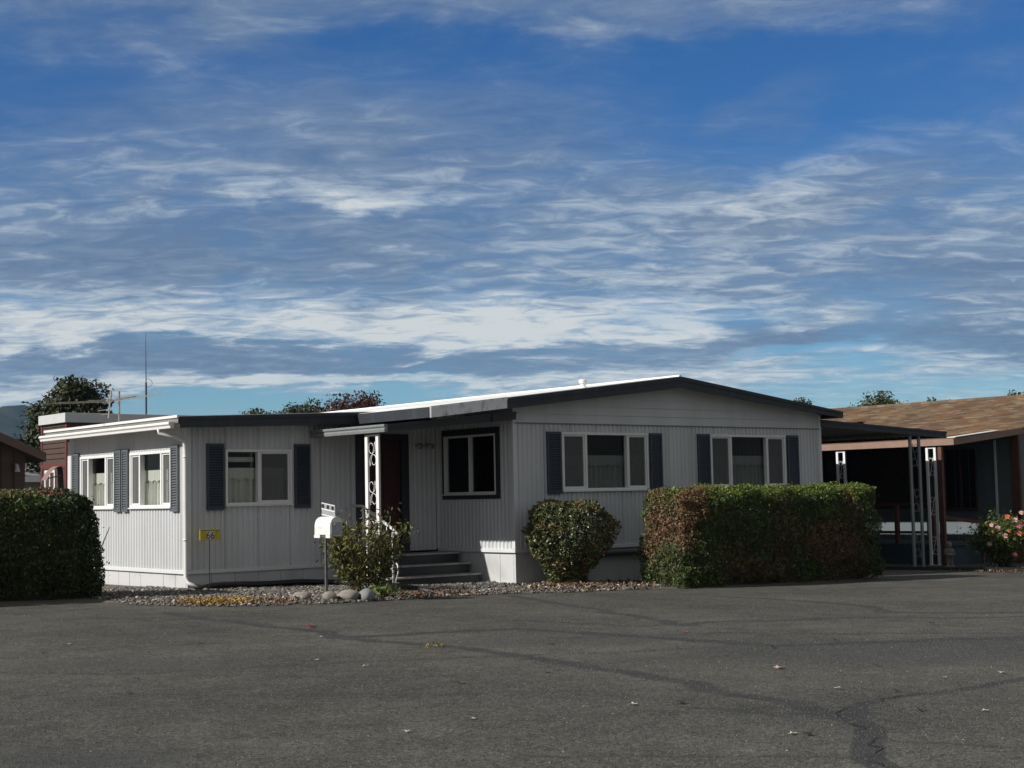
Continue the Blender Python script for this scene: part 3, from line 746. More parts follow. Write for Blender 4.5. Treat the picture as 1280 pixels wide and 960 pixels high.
# twin floodlight by the door
m = MB(); m.tube([(-0.40, AY - 0.015, 2.41), (-0.40, AY - 0.05, 2.41)], 0.05, 12)
pl = m.build('porch_light', M['black'], home)
for dx in (-0.10, 0.11):
    m = MB(); m.tube([(-0.40, AY - 0.05, 2.41), (-0.40 + dx, AY - 0.10, 2.42)], 0.012, 6)
    m.tube([(-0.40 + dx, AY - 0.08, 2.42), (-0.40 + dx * 1.2, AY - 0.14, 2.41), (-0.40 + dx * 1.35, AY - 0.20, 2.40)], [0.03, 0.045, 0.055], 10)
    m.build('lamp', M['lamp'], pl, smooth=True)

# roofs
m = MB()
def slab(m, x0, x1, y0, y1, f, th):
    m.hexa([(x0, y0, f(x0) - th), (x1, y0, f(x1) - th), (x1, y1, f(x1) - th), (x0, y1, f(x0) - th), (x0, y0, f(x0)), (x1, y0, f(x1)), (x1, y1, f(x1)), (x0, y1, f(x0))])
slab(m, -0.40, 3.72, -0.30, HB + 0.2, rt, 0.055); slab(m, -1.93, -0.40, -0.30, 1.76, rt, 0.055)
slab(m, 3.72, 8.31, -0.30, HB + 0.2, rt, 0.055)
m.tube([(3.72, -0.31, 3.612), (3.72, HB + 0.2, 3.612)], 0.035, 8)
roof = m.build('roof', M['roofwhite'], home)
m = MB(); slab(m, -5.24, -0.30, 1.80, AB + 0.25, ra, 0.05); m.build('roof', M['roofwhite'], home)
def fascia(m, x0, x1, y0, y1, f, h0, h1, dz=0.012):
    m.hexa([(x0, y0, f(x0) - h0), (x1, y0, f(x1) - h1), (x1, y1, f(x1) - h1), (x0, y1, f(x0) - h0), (x0, y0, f(x0) - dz), (x1, y0, f(x1) - dz), (x1, y1, f(x1) - dz), (x0, y1, f(x0) - dz)])
m = MB(); fascia(m, -0.40, 3.72, -0.345, -0.303, rt, 0.19, 0.215); fascia(m, 3.72, 8.31, -0.345, -0.303, rt, 0.215, 0.145)
fascia(m, -0.40, 3.72, -0.362, -0.346, rt, 0.075, 0.085); fascia(m, 3.72, 8.33, -0.362, -0.346, rt, 0.085, 0.06)
m.box(8.312, 8.345, -0.345, HB + 0.2, 2.94, 3.07)
m.build('fascia', M['navyworn'], roof)
m = MB(); fascia(m, -1.95, -0.403, -0.352, -0.305, rt, 0.175, 0.18, -0.004); fascia(m, -1.96, -0.403, -0.366, -0.353, rt, 0.05, 0.05, -0.006)
m.build('flashing', M['flash'], roof)
m = MB(); m.box(-1.965, -1.932, -0.303, 1.75, 2.76, 2.93); m.build('fascia', M['navyworn'], roof)
m = MB(); fascia(m, -5.22, -0.42, 1.755, 1.798, ra, 0.185, 0.225); fascia(m, -5.22, -0.42, 1.738, 1.754, ra, 0.06, 0.07); m.build('fascia', M['navyworn'], home)
# gutter of the addition: ogee gutter below a drip edge
m = MB()
m.box(-5.275, -5.241, 1.74, AB + 0.27, 2.812, 2.852)
prof = [(-5.262, 2.752), (-5.345, 2.752), (-5.36, 2.735), (-5.36, 2.715), (-5.335, 2.69), (-5.33, 2.655), (-5.262, 2.652)]
ya, yb = 1.86, AB + 0.3
for (xa, za), (xb, zb) in zip(prof, prof[1:] + prof[:1]): m.face([(xa, ya, za), (xb, ya, zb), (xb, yb, zb), (xa, yb, za)])
m.face([(x, ya, z) for x, z in prof]); m.face([(x, yb, z) for x, z in reversed(prof)])
gt = m.build('gutter', M['gutter'], home)
m = MB(); m.box(-5.252, -5.241, 1.75, AB + 0.26, 2.735, 2.811); m.build('shadow_band', M['pan'], gt)  # dark band put in as the shadow line below the drip edge
m = MB(); m.tube([(-5.31, 2.30, 2.66), (-5.31, 2.30, 2.60), (-5.10, 2.20, 2.545), (-4.975, 2.10, 2.46), (-4.965, 2.085, 2.30), (-4.965, 2.085, 0.34), (-4.955, 2.03, 0.25), (-4.88, 1.90, 0.20)], 0.031, 8)
for z in (0.9, 2.2): m.tube([(-4.965, 2.085, z), (-4.965, 2.085, z + 0.03)], 0.036, 8)
m.build('downspout', M['gutter'], home, smooth=True)
# roof vent pipe
m = MB(); vx, vy = 1.56, -0.05; vz = rt(vx)
m.lathe((vx, vy, vz - 0.02), [(0.075, 0), (0.07, 0.03), (0.05, 0.05), (0.05, 0.10), (0.072, 0.102), (0.075, 0.155), (0.045, 0.17)], 14)
m.build('vent_pipe', M['white'], roof, smooth=False)

# porch awning: shallow metal lean-to between the main house and the addition
def raw(x): return 2.90 + 0.097 * (x + 0.1)
m = MB(); k = 0
for i in range(44):      # ribbed pan
    y0 = -0.08 + i * 0.05; d = 0.0 if i % 2 else 0.02
    m.face([(-2.66, y0, raw(-2.66) - 0.03 - d), (-2.66, y0 + 0.05, raw(-2.66) - 0.03 - d), (-0.05, y0 + 0.05, raw(-0.05) - 0.03 - d), (-0.05, y0, raw(-0.05) - 0.03 - d)])
    m.face([(-2.66, y0, raw(-2.66) - 0.03), (-2.66, y0, raw(-2.66) - 0.05), (-0.05, y0, raw(-0.05) - 0.05), (-0.05, y0, raw(-0.05) - 0.03)])
aw = m.build('awning', M['navy'], home)
m = MB(); fascia(m, -2.64, -0.03, -0.125, -0.082, raw, 0.125, 0.135, 0.0); fascia(m, -2.64, -0.03, -0.140, -0.126, raw, 0.05, 0.05, -0.003)
m.tube([(-0.55, -0.145, 2.72), (-0.55, -0.145, 2.86)], 0.012, 6)
m.build('fascia', M['navy'], aw)
m = MB(); prof = [(-2.642, 2.655), (-2.70, 2.655), (-2.712, 2.642), (-2.712, 2.62), (-2.690, 2.598), (-2.705, 2.575), (-2.70, 2.535), (-2.642, 2.53)]
ya, yb = -0.14, 2.05
for (xa, za), (xb, zb) in zip(prof, prof[1:] + prof[:1]): m.face([(xa, ya, za), (xb, ya, zb), (xb, yb, zb), (xa, yb, za)])
m.face([(x, ya, z) for x, z in prof]); m.face([(x, yb, z) for x, z in reversed(prof)])
m.build('gutter', M['gutgrey'], aw)
scroll_post(aw, 'porch_post', PL(-2.60), 0.16, 0.54, gz(-2.6), 2.515, M['white'], 4, 0.075)

# carport roof on the right side
def rc(x): return 2.91 - 0.0444 * (x - 8.02)
m = MB(); y = 0.0; i = 0
while y < 11.0:
    pts = [(0, 0), (0.06, 0), (0.075, -.045), (0.17, -.045), (0.19, 0)]
    for (a, da), (b, db) in zip(pts[:-1], pts[1:]):
        m.face([(8.02, y + a, rc(8.02) - .03 + da), (12.27, y + a, rc(12.27) - .03 + da), (12.27, y + b, rc(12.27) - .03 + db), (8.02, y + b, rc(8.02) - .03 + db)])
    y += 0.19
cp = m.build('carport_roof', M['pan'], home)
m = MB(); fascia(m, 8.02, 12.30, -0.045, -0.003, rc, 0.135, 0.14, 0.0); fascia(m, 8.02, 12.31, -0.062, -0.046, rc, 0.045, 0.045, -0.003)
m.box(12.272, 12.30, -0.003, 11.0, 2.585, 2.665)
m.build('fascia', M['navyworn'], cp)
for y0 in (-0.02, 3.0, 6.5):
    P = PF(0.04) if y0 < 0.5 else PF(y0)
    scroll_post(cp, 'carport_post', P, 11.04 , 11.43, gz(11.2), rc(11.2) - 0.08, M['postgrey'] if y0 > 1 else M['gutgrey'], 3, 0.075)
m = MB(); m.box(11.0, 11.09, 0.02, 11.0, rc(11.05) - 0.14, rc(11.05) - 0.078); m.build('beam', M['pan'], cp)

# porch steps, a thing of their own
st = thing('porch_steps', 'three navy-painted porch steps with worn grey treads below the red front door', 'steps', (-1.0, 1.2, 0))
m = MB(); m.box(-2.10, -0.075, 0.68, 2.05, -0.05, 0.055); m.build('step_slab', M['concrete'], st, bevel=0.008)
m = MB()
for y0, z0, z1 in ((0.87, 0.055, 0.175), (1.17, 0.175, 0.35), (1.47, 0.35, 0.525)): m.box(-1.98, -0.085, y0, 2.04, z0, z1)
m.build('riser', M['navy'], st)
for y0, y1, z0 in ((0.835, 1.168, 0.176), (1.135, 1.468, 0.351), (1.435, 2.04, 0.526)):
    m = MB(); m.box(-2.0, -0.07, y0, y1, z0, z0 + 0.026); m.build('tread', M['treadgrey'], st, bevel=0.006)
m = MB(); r = 0.02
m.tube([(-1.92, 0.80, 0.05), (-1.92, 0.80, 1.00)], r, 8); m.tube([(-1.86, 1.75, 0.55), (-1.86, 1.75, 1.38)], r, 8)
m.tube([(-1.925, 0.66, 0.92), (-1.92, 0.80, 1.00), (-1.86, 1.75, 1.38), (-1.86, 2.05, 1.39)], 0.024, 8)
m.tube([(-1.92, 0.80, 0.34), (-1.86, 1.75, 0.74)], 0.016, 8)
for t in (0.2, 0.4, 0.6, 0.8):
    x = -1.92 + .06 * t; y = .80 + .95 * t; m.tube([(x, y, .34 + .4 * t), (x, y, 1.0 + .38 * t)], 0.009, 6)
m.tube([(-1.92, 0.78, 0.05), (-1.95, 0.62, 0.30), (-1.97, 0.60, 0.42), (-1.94, 0.68, 0.45)], 0.012, 6)
m.build('handrail', M['white'], st, smooth=True)

# drain pipe on the gravel
m = MB()
pp = [(-4.90, 1.92, 0.20), (-4.80, 1.88, 0.165)] + [(-4.6 + 0.2 * i, 1.88 + 0.012 * math.sin(i * 1.7), gz(-4.6 + .2 * i) + 0.105 + 0.006 * math.sin(i)) for i in range(9)] + [(-2.62, 1.70, 0.15), (-2.36, 1.25, 0.14), (-2.28, 0.6, 0.13), (-2.33, 0.15, 0.125), (-2.52, -0.65, 0.125), (-2.80, -1.45, 0.115)]
m.tube(pp, 0.046, 10)
tag(m.build('drain_pipe', M['blackpipe'], smooth=True), 'black plastic drain pipe lying on the gravel along the addition and past the steps', 'pipe')

# antennas on the roofs
t = thing('tv_antenna', 'long-armed rooftop television antenna on a short tan mast on the addition', 'antenna', (-4.5, 5.52, ra(-4.5)))
m = MB(); m.tube([(-4.5, 5.52, ra(-4.5) - 0.01), (-4.5, 5.52, 3.50)], 0.019, 8); m.build('mast', M['antmetal'], t)
m = MB(); bx = Vector((-4.5, 5.52, 3.30))
a = Vector((0.55, -0.83, 0.02)); b = Vector((-0.30, 0.95, 0.04))
m.tube([bx + Vector((-.25, .0, 0.0)), bx + Vector((.35, .05, .12))], 0.009, 6)
for off, la, lb in ((-0.25, 1.1, 1.15), (-0.1, 1.75, 1.0), (0.05, 1.5, 0.6), (0.2, .8, 0.5), (0.33, .6, .35)):
    p = bx + Vector((off, .02, 0.04 + .18 * off)); m.tube([p, p + Vector((.12, -.98, .015)) * la], 0.0045, 5); m.tube([p, p + Vector((-.773, .635, -.01)) * lb], 0.0045, 5)
m.build('element', M['antmetal'], t)
m = MB(); p = Vector((-4.62, 5.70, 3.02)); m.tube([p, p + Vector((.05, .0, .50))], 0.016, 6); m.tube([p + Vector((.05, 0, .5)), p + Vector((.1, -.55, .44))], 0.006, 5)
for z, l in ((.16, .45), (.08, .3)): m.tube([p + Vector((0, 0, z)), p + Vector((0, l, z))], 0.006, 5)
m.build('side_arm', M['antmetal'], t)

# ================================================================== NEIGHBOUR ON THE RIGHT
nb = thing('neighbour_house', 'house with tan-brown shingle roof, covered side porch and blue-grey walls right of the carport', 'house', (15.75, 0.3, gz(15.75)))
def rn(x): return 2.60 + 0.10 * (x - 13.1) if x < 15.8 else (2.87 + 0.25 * (x - 15.8) if x < 19.8 else 3.87 - 0.25 * (x - 19.8))
def shingle():
    m, nt, bs, L = new_mat('tan_brown_shingles')
    tc = nt.nodes.new('ShaderNodeTexCoord'); sp = nt.nodes.new('ShaderNodeSeparateXYZ'); cb = nt.nodes.new('ShaderNodeCombineXYZ')
    L.new(tc.outputs['Object'], sp.inputs[0]); L.new(sp.outputs['Y'], cb.inputs['X']); L.new(sp.outputs['X'], cb.inputs['Y'])
    br = nt.nodes.new('ShaderNodeTexBrick'); L.new(cb.outputs[0], br.inputs['Vector'])
    br.inputs['Scale'].default_value = 1.0; br.inputs['Brick Width'].default_value = 0.30; br.inputs['Row Height'].default_value = 0.15; br.inputs['Mortar Size'].default_value = 0.008; br.inputs['Bias'].default_value = 0.0
    br.inputs['Color1'].default_value = (0, 0, 0, 1); br.inputs['Color2'].default_value = (1, 1, 1, 1); br.inputs['Mortar'].default_value = (.1, .1, .1, 1)
    tone = nt.nodes.new('ShaderNodeValToRGB'); e = tone.color_ramp.elements
    for ps, cc in ((.28, (0.165, 0.108, 0.066)), (.5, (0.142, 0.078, 0.050)), (.72, (0.150, 0.128, 0.086))): x_ = e.new(ps); x_.color = (*cc, 1)
    e[0].color = (0.095, 0.055, 0.036, 1); e[-1].color = (0.225, 0.170, 0.112, 1)
    L.new(br.outputs['Color'], tone.inputs['Fac'])
    n = nt.nodes.new('ShaderNodeTexNoise'); n.inputs['Scale'].default_value = 1.1; n.inputs['Detail'].default_value = 6; L.new(tc.outputs['Object'], n.inputs['Vector'])
    r = nt.nodes.new('ShaderNodeValToRGB'); r.color_ramp.elements[0].color = (.6, .62, .66, 1); r.color_ramp.elements[1].color = (1.35, 1.3, 1.2, 1); L.new(n.outputs['Fac'], r.inputs['Fac'])
    r.color_ramp.elements[0].position = .3; r.color_ramp.elements[1].position = .7
    x = nt.nodes.new('ShaderNodeMixRGB'); x.blend_type = 'MULTIPLY'; x.inputs['Fac'].default_value = 1; L.new(tone.outputs['Color'], x.inputs['Color1']); L.new(r.outputs['Color'], x.inputs['Color2'])
    L.new(x.outputs['Color'], bs.inputs['Base Color']); bs.inputs['Roughness'].default_value = 0.9; bs.inputs['Specular IOR Level'].default_value = .2
    b = nt.nodes.new('ShaderNodeBump'); b.inputs['Strength'].default_value = .6; b.inputs['Distance'].default_value = .02; L.new(br.outputs['Fac'], b.inputs['Height']); b.invert = True; L.new(b.outputs['Normal'], bs.inputs['Normal'])
    return m
M['shingle'] = shingle()
m = MB(); y0, y1 = 0.33, 15.0
for a, b in ((13.1, 15.8), (15.8, 19.8), (19.8, 26.0)):
    n = max(1, int((b - a) / 0.14))
    for i in range(n):       # lapped shingle courses
        p = a + (b - a) * i / n; q = a + (b - a) * (i + 1) / n; up = 0.012 if a < 19 else 0
        lo, hi = (up, 0) if a < 19 else (0, 0.012)
        m.face([(p, y0, rn(p) + lo), (q, y0, rn(q) + hi), (q, y1, rn(q) + hi), (p, y1, rn(p) + lo)])
        m.face([(p, y0, rn(p)), (p, y1, rn(p)), (p, y1, rn(p) + lo), (p, y0, rn(p) + lo)])
    m.hexa([(a, y0, rn(a) - .06), (b, y0, rn(b) - .06), (b, y1, rn(b) - .06), (a, y1, rn(a) - .06), (a, y0, rn(a) - .004), (b, y0, rn(b) - .004), (b, y1, rn(b) - .004), (a, y1, rn(a) - .004)])
m.tube([(19.8, y0, 3.88), (19.8, y1, 3.88)], 0.05, 6)
nr = m.build('roof', M['shingle'], nb)
m = MB(); m.box(13.06, 13.10, 0.29, 15.0, 2.45, 2.595)
m.hexa([(13.1, .29, 2.45), (15.8, .29, 2.72), (15.8, .33, 2.72), (13.1, .33, 2.45), (13.1, .29, 2.598), (15.8, .29, 2.868), (15.8, .33, 2.868), (13.1, .33, 2.598)])
m.hexa([(15.8, .29, 2.72), (19.8, .29, 3.72), (19.8, .33, 3.72), (15.8, .33, 2.72), (15.8, .29, 2.868), (19.8, .29, 3.868), (19.8, .33, 3.868), (15.8, .33, 2.868)])
m.build('fascia', M['tanfascia'], nr)
m = MB(); m.hexa([(13.12, .28, 2.618), (14.9, .28, 2.79), (14.9, .50, 2.79), (13.12, .50, 2.618), (13.12, .28, 2.632), (14.9, .28, 2.804), (14.9, .50, 2.804), (13.12, .50, 2.632)])
m.build('drip_edge', M['white'], nr)
for vx, vy in ((16.9, 5.9), (14.9, 2.75)):
    m = MB(); z = rn(vx); m.hexa([(vx - .16, vy - .16, z), (vx + .16, vy - .16, z + .03), (vx + .16, vy + .16, z + .03), (vx - .16, vy + .16, z), (vx - .10, vy - .12, z + .14), (vx + .14, vy - .12, z + .15), (vx + .14, vy + .12, z + .15), (vx - .10, vy + .12, z + .14)])
    m.box(vx - .13, vx + .17, vy - .17, vy + .17, z + .151, z + .175); m.build('roof_vent', M['brownwall'], nr)
# walls with window openings built round the frames
m = MB(); wx = 15.75
def wallrect(m, P, u0, u1, z0, z1, holes):
    us = sorted({u0, u1, *[h[0] for h in holes], *[h[1] for h in holes]})
    for a, b in zip(us[:-1], us[1:]):
        z = z0
        for h in sorted(holes, key=lambda h: h[2]):
            if h[0] - 1e-6 <= a and b <= h[1] + 1e-6: m.pbox(P, a, b, -0.1, 0, z, h[2]); z = h[3]
        m.pbox(P, a, b, -0.1, 0, z, z1)
nw = [(1.49, 2.42, 0.95, 2.42), (4.6, 6.2, 1.0, 2.3)]
wallrect(m, PL(wx), 0.40, 2.9, -0.4, 2.80, nw[:1])
wallrect(m, PF(0.40), wx + 0.10, 25.5, -0.4, 2.80, [(18.0, 19.6, 1.0, 2.3)])
u = 0.5
while u < 2.8: m.pbox(PL(wx), u, u + 0.012, 0.001, 0.006, 0.2, 2.7); u += 0.40      # thin battens over the panel seams
m.face([(wx + .1, 0.42, 2.8), (25.5, 0.42, 2.8), (19.8, .42, 3.80)])
m.box(25.4, 25.5, 0.5, 14.5, -0.4, 2.4); m.box(wx, 25.5, 14.5, 14.6, -.4, 2.4); m.box(13.2, wx - .01, 14.5, 14.55, -.4, 2.55)
m.build('wall', M['teal'], nb)
m = MB(); wallrect(m, PL(wx + .02), 2.905, 14.5, 0.98, 2.80, [(4.6, 6.2, 1.0, 2.3)]); m.build('wall', M['brownwall'], nb)  # same blue-grey wall in truth; dark brown stands in for the porch shade
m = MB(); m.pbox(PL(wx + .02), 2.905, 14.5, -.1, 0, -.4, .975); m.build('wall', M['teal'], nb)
m = MB(); m.box(wx + .15, 25.3, .55, 14.4, 0.1, 0.15); m.box(17.5, 17.55, .55, 14.4, .16, 2.7); m.build('interior_lining', M['dark'], nb)
for h in nw: window(nb, PL(wx), *h, [(h[0] + h[1]) / 2], 'gg', 0, 'brownwall')
window(nb, PF(0.40), 18.0, 19.6, 1.0, 2.3, [18.8], 'gg', 0.6)
m = MB(); m.pbox(PL(wx), 0.30, 0.52, -0.02, 0.06, -0.3, 2.76); m.build('corner_trim', M['browntrim'], nb, bevel=.005)
m = MB(); m.pbox(PL(wx), 0.93, 0.975, 0.008, 0.05, 0.2, 2.6); m.build('conduit', M['trim'], nb)
# porch deck, posts and rail
m = MB(); m.box(13.35, wx - .02, 1.0, 14.0, 0.14, 0.20); m.box(13.36, 13.40, 1.05, 14.0, -.35, .139); m.box(13.36, wx - .03, 1.05, 1.09, -.35, .139)
m.build('porch_deck', M['deckskirt'], nb)
for y0 in (0.82, 3.38):
    scroll_post(nb, 'porch_post', PL(13.14), y0, y0 + 0.27, gz(13.1), 2.42, M['white'], 3, 0.06)
scroll_post(nb, 'porch_post', PL(13.14), 8.0, 8.27, gz(13.1), 2.42, M['white'], 3, 0.06)
for y in (.66, 6.0): m = MB(); m.box(13.11, 13.20, y, y + .1, gz(13.1), 2.42); m.build('wooden_post', M['browntrim'], nb, bevel=.004)
m = MB()
for y in (1.15, 2.15, 3.15, 4.6, 6.0, 7.5): m.box(13.42, 13.51, y, y + .09, 0.2, 1.10)
m.box(13.41, 13.52, 1.15, 7.6, 1.101, 1.14); m.box(13.44, 13.48, 1.24, 7.5, 0.44, 0.50)
m.hexa([(13.6, 1.06, .78), (14.9, .80, .62), (14.9, .86, .62), (13.6, 1.12, .78), (13.6, 1.06, .86), (14.9, .80, .70), (14.9, .86, .70), (13.6, 1.12, .86)])
m.box(14.82, 14.89, .80, .87, -.3, .62); m.box(13.60, 13.68, 1.04, 1.12, -.3, .78)
m.build('porch_rail', M['browntrim'], nb)
# garden edging along the lot
m = MB(); pts = [(10.0, 0.35), (10.45, -0.55), (10.9, -1.4), (11.6, -2.55), (12.3, -3.6), (13.2, -4.6)]
for (ax, ay), (bx, by) in zip(pts[:-1], pts[1:]):
    m.hexa([(ax, ay, gz(ax) - .02), (bx, by, gz(bx) - .02), (bx + .05, by + .03, gz(bx) - .02), (ax + .05, ay + .03, gz(ax) - .02), (ax, ay, gz(ax) + .07), (bx, by, gz(bx) + .07), (bx + .05, by + .03, gz(bx) + .07), (ax + .05, ay + .03, gz(ax) + .07)])
tag(m.build('garden_edging', M['black']), 'low black garden edging between the lot and the flower bed', 'edging')

# statue of a child
stt = thing('garden_statue', 'small weathered stone statue of a standing child beside the white scroll post', 'statue', (12.62, 0.22, gz(12.6)))
bm = bmesh.new()
def blob(c, r, sc=(1, 1, 1), rot=None):
    mt = Matrix.Translation(c) @ (rot or Matrix()) @ Matrix.Diagonal((r * sc[0], r * sc[1], r * sc[2], 1)); bmesh.ops.create_icosphere(bm, subdivisions=3, radius=1, matrix=mt)
blob((0, 0, .47), .062, (1, 1.0, 1.12)); blob((0, 0.012, .50), .066, (1.02, 1.0, .85)); blob((0, 0, .40), .032, (1, 1, 1.3))
blob((0, 0, .32), .088, (1.05, .80, 1.15)); blob((0, 0, .23), .085, (1.0, .8, 1.0))
for s in (-1, 1):
    blob((.082 * s, 0, .36), .036, (1, 1, 1)); blob((.098 * s, -.012, .305), .031, (1, 1, 1.9)); blob((.055 * s, -.068, .265), .027, (1.9, 1, 1), Matrix.Rotation(-.5 * s, 4, 'Z'))
    blob((.04 * s, 0, .14), .043, (1, 1, 2.1)); blob((.042 * s, -.01, .06), .034, (1, 1, 1.9)); blob((.045 * s, -.03, .022), .036, (1, 1.6, .7))
blob((0, -.085, .255), .036, (1.1, .9, .9)); blob((0, -.062, .462), .012, (1, 1.2, 1.2))
bmesh.ops.create_cone(bm, cap_ends=True, segments=20, radius1=.115, radius2=.105, depth=.04, matrix=Matrix.Translation((0, 0, .0)))
me = bpy.data.meshes.new('figure'); bm.to_mesh(me); bm.free(); me.materials.append(M['stone'])
o = bpy.data.objects.new('figure', me); COL.objects.link(o); o.parent = stt; o.rotation_euler = (0, 0, -0.6)
r = o.modifiers.new('remesh', 'REMESH'); r.mode = 'VOXEL'; r.voxel_size = 0.009; r.use_smooth_shade = True
sm = o.modifiers.new('smooth', 'SMOOTH'); sm.factor = .5; sm.iterations = 2

# ================================================================== BACKGROUND HOUSES ON THE LEFT
mh = thing('brown_flat_roofed_house', 'brown lap-sided flat-roofed house with red trim and pale grey roof band behind the addition', 'house', (0.3, 19.34, 0))
x0, x1, y0, y1 = 0.30, 9.0, 19.34, 21.0
m = MB()
m.box(x0 + .03, x1, y0 + .03, y1, -0.1, 3.70)
z = 2.62
while z < 3.68: m.pbox(PL(x0), y0, y1, -0.02, 0.012, z, z + 0.125); z += 0.145
y = y0 + 0.02
while y < y1 - .02: m.pbox(PL(x0), y, min(y + .135, y1), -0.02, 0.012, 0.0, 2.50); y += 0.145
z = 0.0
while z < 3.68: m.pbox(PF(y0), x0 + .07, x1, -0.02, 0.012, z, z + 0.125); z += 0.145
m.build('wall', M['maroon'], mh)
m = MB(); m.box(x0 - .03, x0 + .07, y0 - .03, y0 + .07, 0, 3.70); m.pbox(PL(x0), y0 + .07, y1, .0, .03, 2.50, 2.62); m.box(x0 - .03, x0 + .05, y1, y1 + .1, 0, 3.7)
m.build('red_trim', M['redtrim'], mh)
m = MB(); m.box(x0 - .10, x1, y0 - .10, y1 + .1, 3.72, 3.98); m.build('roof', M['greyband'], mh, bevel=.01)
w = window(mh, PL(x0), 20.08, 20.80, 1.90, 2.46, [20.44], 'gg', 0, fw=.07, room=.4)
m = MB()
for i in range(8):
    a = PI * .9 * i / 7; m.face([(x0 - .05 - .4 * i / 8, 19.62, 2.56 - .012 * i * i / 2), (x0 - .05 - .4 * (i + 1) / 8, 19.62, 2.56 - .012 * (i + 1) ** 2 / 2), (x0 - .05 - .4 * (i + 1) / 8, 20.0, 2.56 - .012 * (i + 1) ** 2 / 2), (x0 - .05 - .4 * i / 8, 20.0, 2.56 - .012 * i * i / 2)])
m.tube([(x0 - .42, 20.0, 2.22), (x0 - .44, 20.12, 1.3)], .018, 6); m.tube([(x0 - .42, 19.64, 2.22), (x0 - .03, 19.64, 2.30)], .018, 6)
m.build('door_hood', M['hood'], mh)
wa = thing('whip_antenna', 'tall thin dark whip antenna standing on the flat grey roof', 'antenna', (3.25, 20.7, 3.98))
m = MB(); m.tube([(3.25, 20.7, 3.97), (3.24, 20.69, 5.0)], .028, 8); m.build('mast', M['antdark'], wa)
m = MB(); m.tube([(3.24, 20.69, 4.99), (3.22, 20.67, 6.42)], [.016, .006], 6); m.build('whip', M['antdark'], wa)
m = MB(); m.tube([(3.24 + .14 * math.sin(a), 20.69 - .11 * math.sin(a), 4.98 + .13 * math.cos(a)) for a in [PI * i / 10 for i in range(11)]], .007, 5); m.build('loop', M['antdark'], wa)

bh = thing('brown_gabled_house', 'dark brown house with sloping brown eave at the left edge behind the hedge', 'house', (-2.84, 14.2, 0.05))
def rb(x): return 2.70 + 0.43 * (-2.50 - x)
m = MB(); m.box(-9.5, -2.84, 14.2, 24.0, -.1, 2.55)
m.face([(-2.84, 14.19, 2.5), (-9.5, 14.19, 2.5), (-9.5, 14.19, 3.1), (-6.0, 14.19, 4.15), (-2.84, 14.19, 2.80)])
x = -9.4
while x < -2.9: m.box(x, x + .02, 14.17, 14.19, 0, min(rb(x) - .1, 4.0)); x += .3
m.build('wall', M['brownwall'], bh)
m = MB(); m.hexa([(-6.2, 13.8, rb(-6.2) - .2), (-2.5, 13.8, 2.50), (-2.5, 24, 2.50), (-6.2, 24, rb(-6.2) - .2), (-6.2, 13.8, rb(-6.2)), (-2.5, 13.8, 2.70), (-2.5, 24, 2.70), (-6.2, 24, rb(-6.2))])
m.hexa([(-9.9, 13.8, 2.7), (-6.2, 13.8, rb(-6.2) - .2), (-6.2, 24, rb(-6.2) - .2), (-9.9, 24, 2.7), (-9.9, 13.8, 2.9), (-6.2, 13.8, rb(-6.2)), (-6.2, 24, rb(-6.2)), (-9.9, 24, 2.9)])
br = m.build('roof', M['brownfascia'], bh)
m = MB(); m.lathe((-3.06, 14.10, 2.28), [(.02, .16), (.035, .14), (.05, .06), (.07, .0), (.06, -.01)], 10); m.box(-3.09, -3.03, 14.14, 14.168, 2.36, 2.46); m.build('wall_lamp', M['lamp'], bh)
gh = thing('grey_roofed_house', 'small far house with grey roof and white fascia between the brown houses', 'house', (8.5, 42, 0))
m = MB(); m.box(3.5, 13.5, 40.0, 47, -.2, 2.55); m.build('wall', M['concrete'], gh)
m = MB(); m.hexa([(3, 39.5, 2.62), (14, 39.5, 2.62), (14, 43.5, 3.7), (3, 43.5, 3.7), (3, 39.5, 2.7), (14, 39.5, 2.7), (14, 43.5, 3.8), (3, 43.5, 3.8)]); gr = m.build('roof', M['grey_roof'], gh)
m = MB(); m.box(2.95, 14.05, 39.44, 39.49, 2.45, 2.69); m.build('fascia', M['white'], gr)
m = MB(); m.box(5.6, 7.8, 39.94, 39.99, 0.9, 2.2); m.build('window', M['alu'], gh)
tg = thing('green_roofed_shed', 'far shed with dark green metal roof behind the grey-roofed house', 'shed', (10, 52, 0))
m = MB(); m.box(6, 15, 50, 56, -.3, 3.0); m.build('wall', M['brownwall'], tg)
m = MB(); m.hexa([(5.6, 49.6, 3.0), (15.4, 49.6, 3.0), (15.4, 53, 4.1), (5.6, 53, 4.1), (5.6, 49.6, 3.1), (15.4, 49.6, 3.1), (15.4, 53, 4.2), (5.6, 53, 4.2)]); m.build('roof', M['teal_roof'], tg)
# satellite dish on the far roof
sd = thing('satellite_dish', 'small pale satellite dish on the grey roof left of the red-trimmed house', 'satellite dish', (6.5, 39.8, 2.75))
m = MB(); c = Vector((6.3, 39.7, 3.22)); ax = Vector((-.6, -.75, .28)).normalized(); s1 = ax.orthogonal().normalized(); s2 = ax.cross(s1); rings = []
for i in range(5): rings.append([c + (s1 * math.cos(a) + s2 * math.sin(a)) * (.30 * i / 4 + .001) + ax * (.10 * (i / 4) ** 2) for a in [2 * PI * j / 16 for j in range(16)]])
for a, b in zip(rings[:-1], rings[1:]):
    for j in range(16): m.face([a[j], a[(j + 1) % 16], b[(j + 1) % 16], b[j]])
m.build('dish', M['white'], sd, smooth=True)
m = MB(); m.tube([(6.55, 39.9, 2.70), (6.45, 39.82, 3.1), c - ax * .01], .03, 6); m.tube([c - s2 * .28 + ax * .1, c + ax * .42], .015, 5); m.build('mast', M['postgrey'], sd)

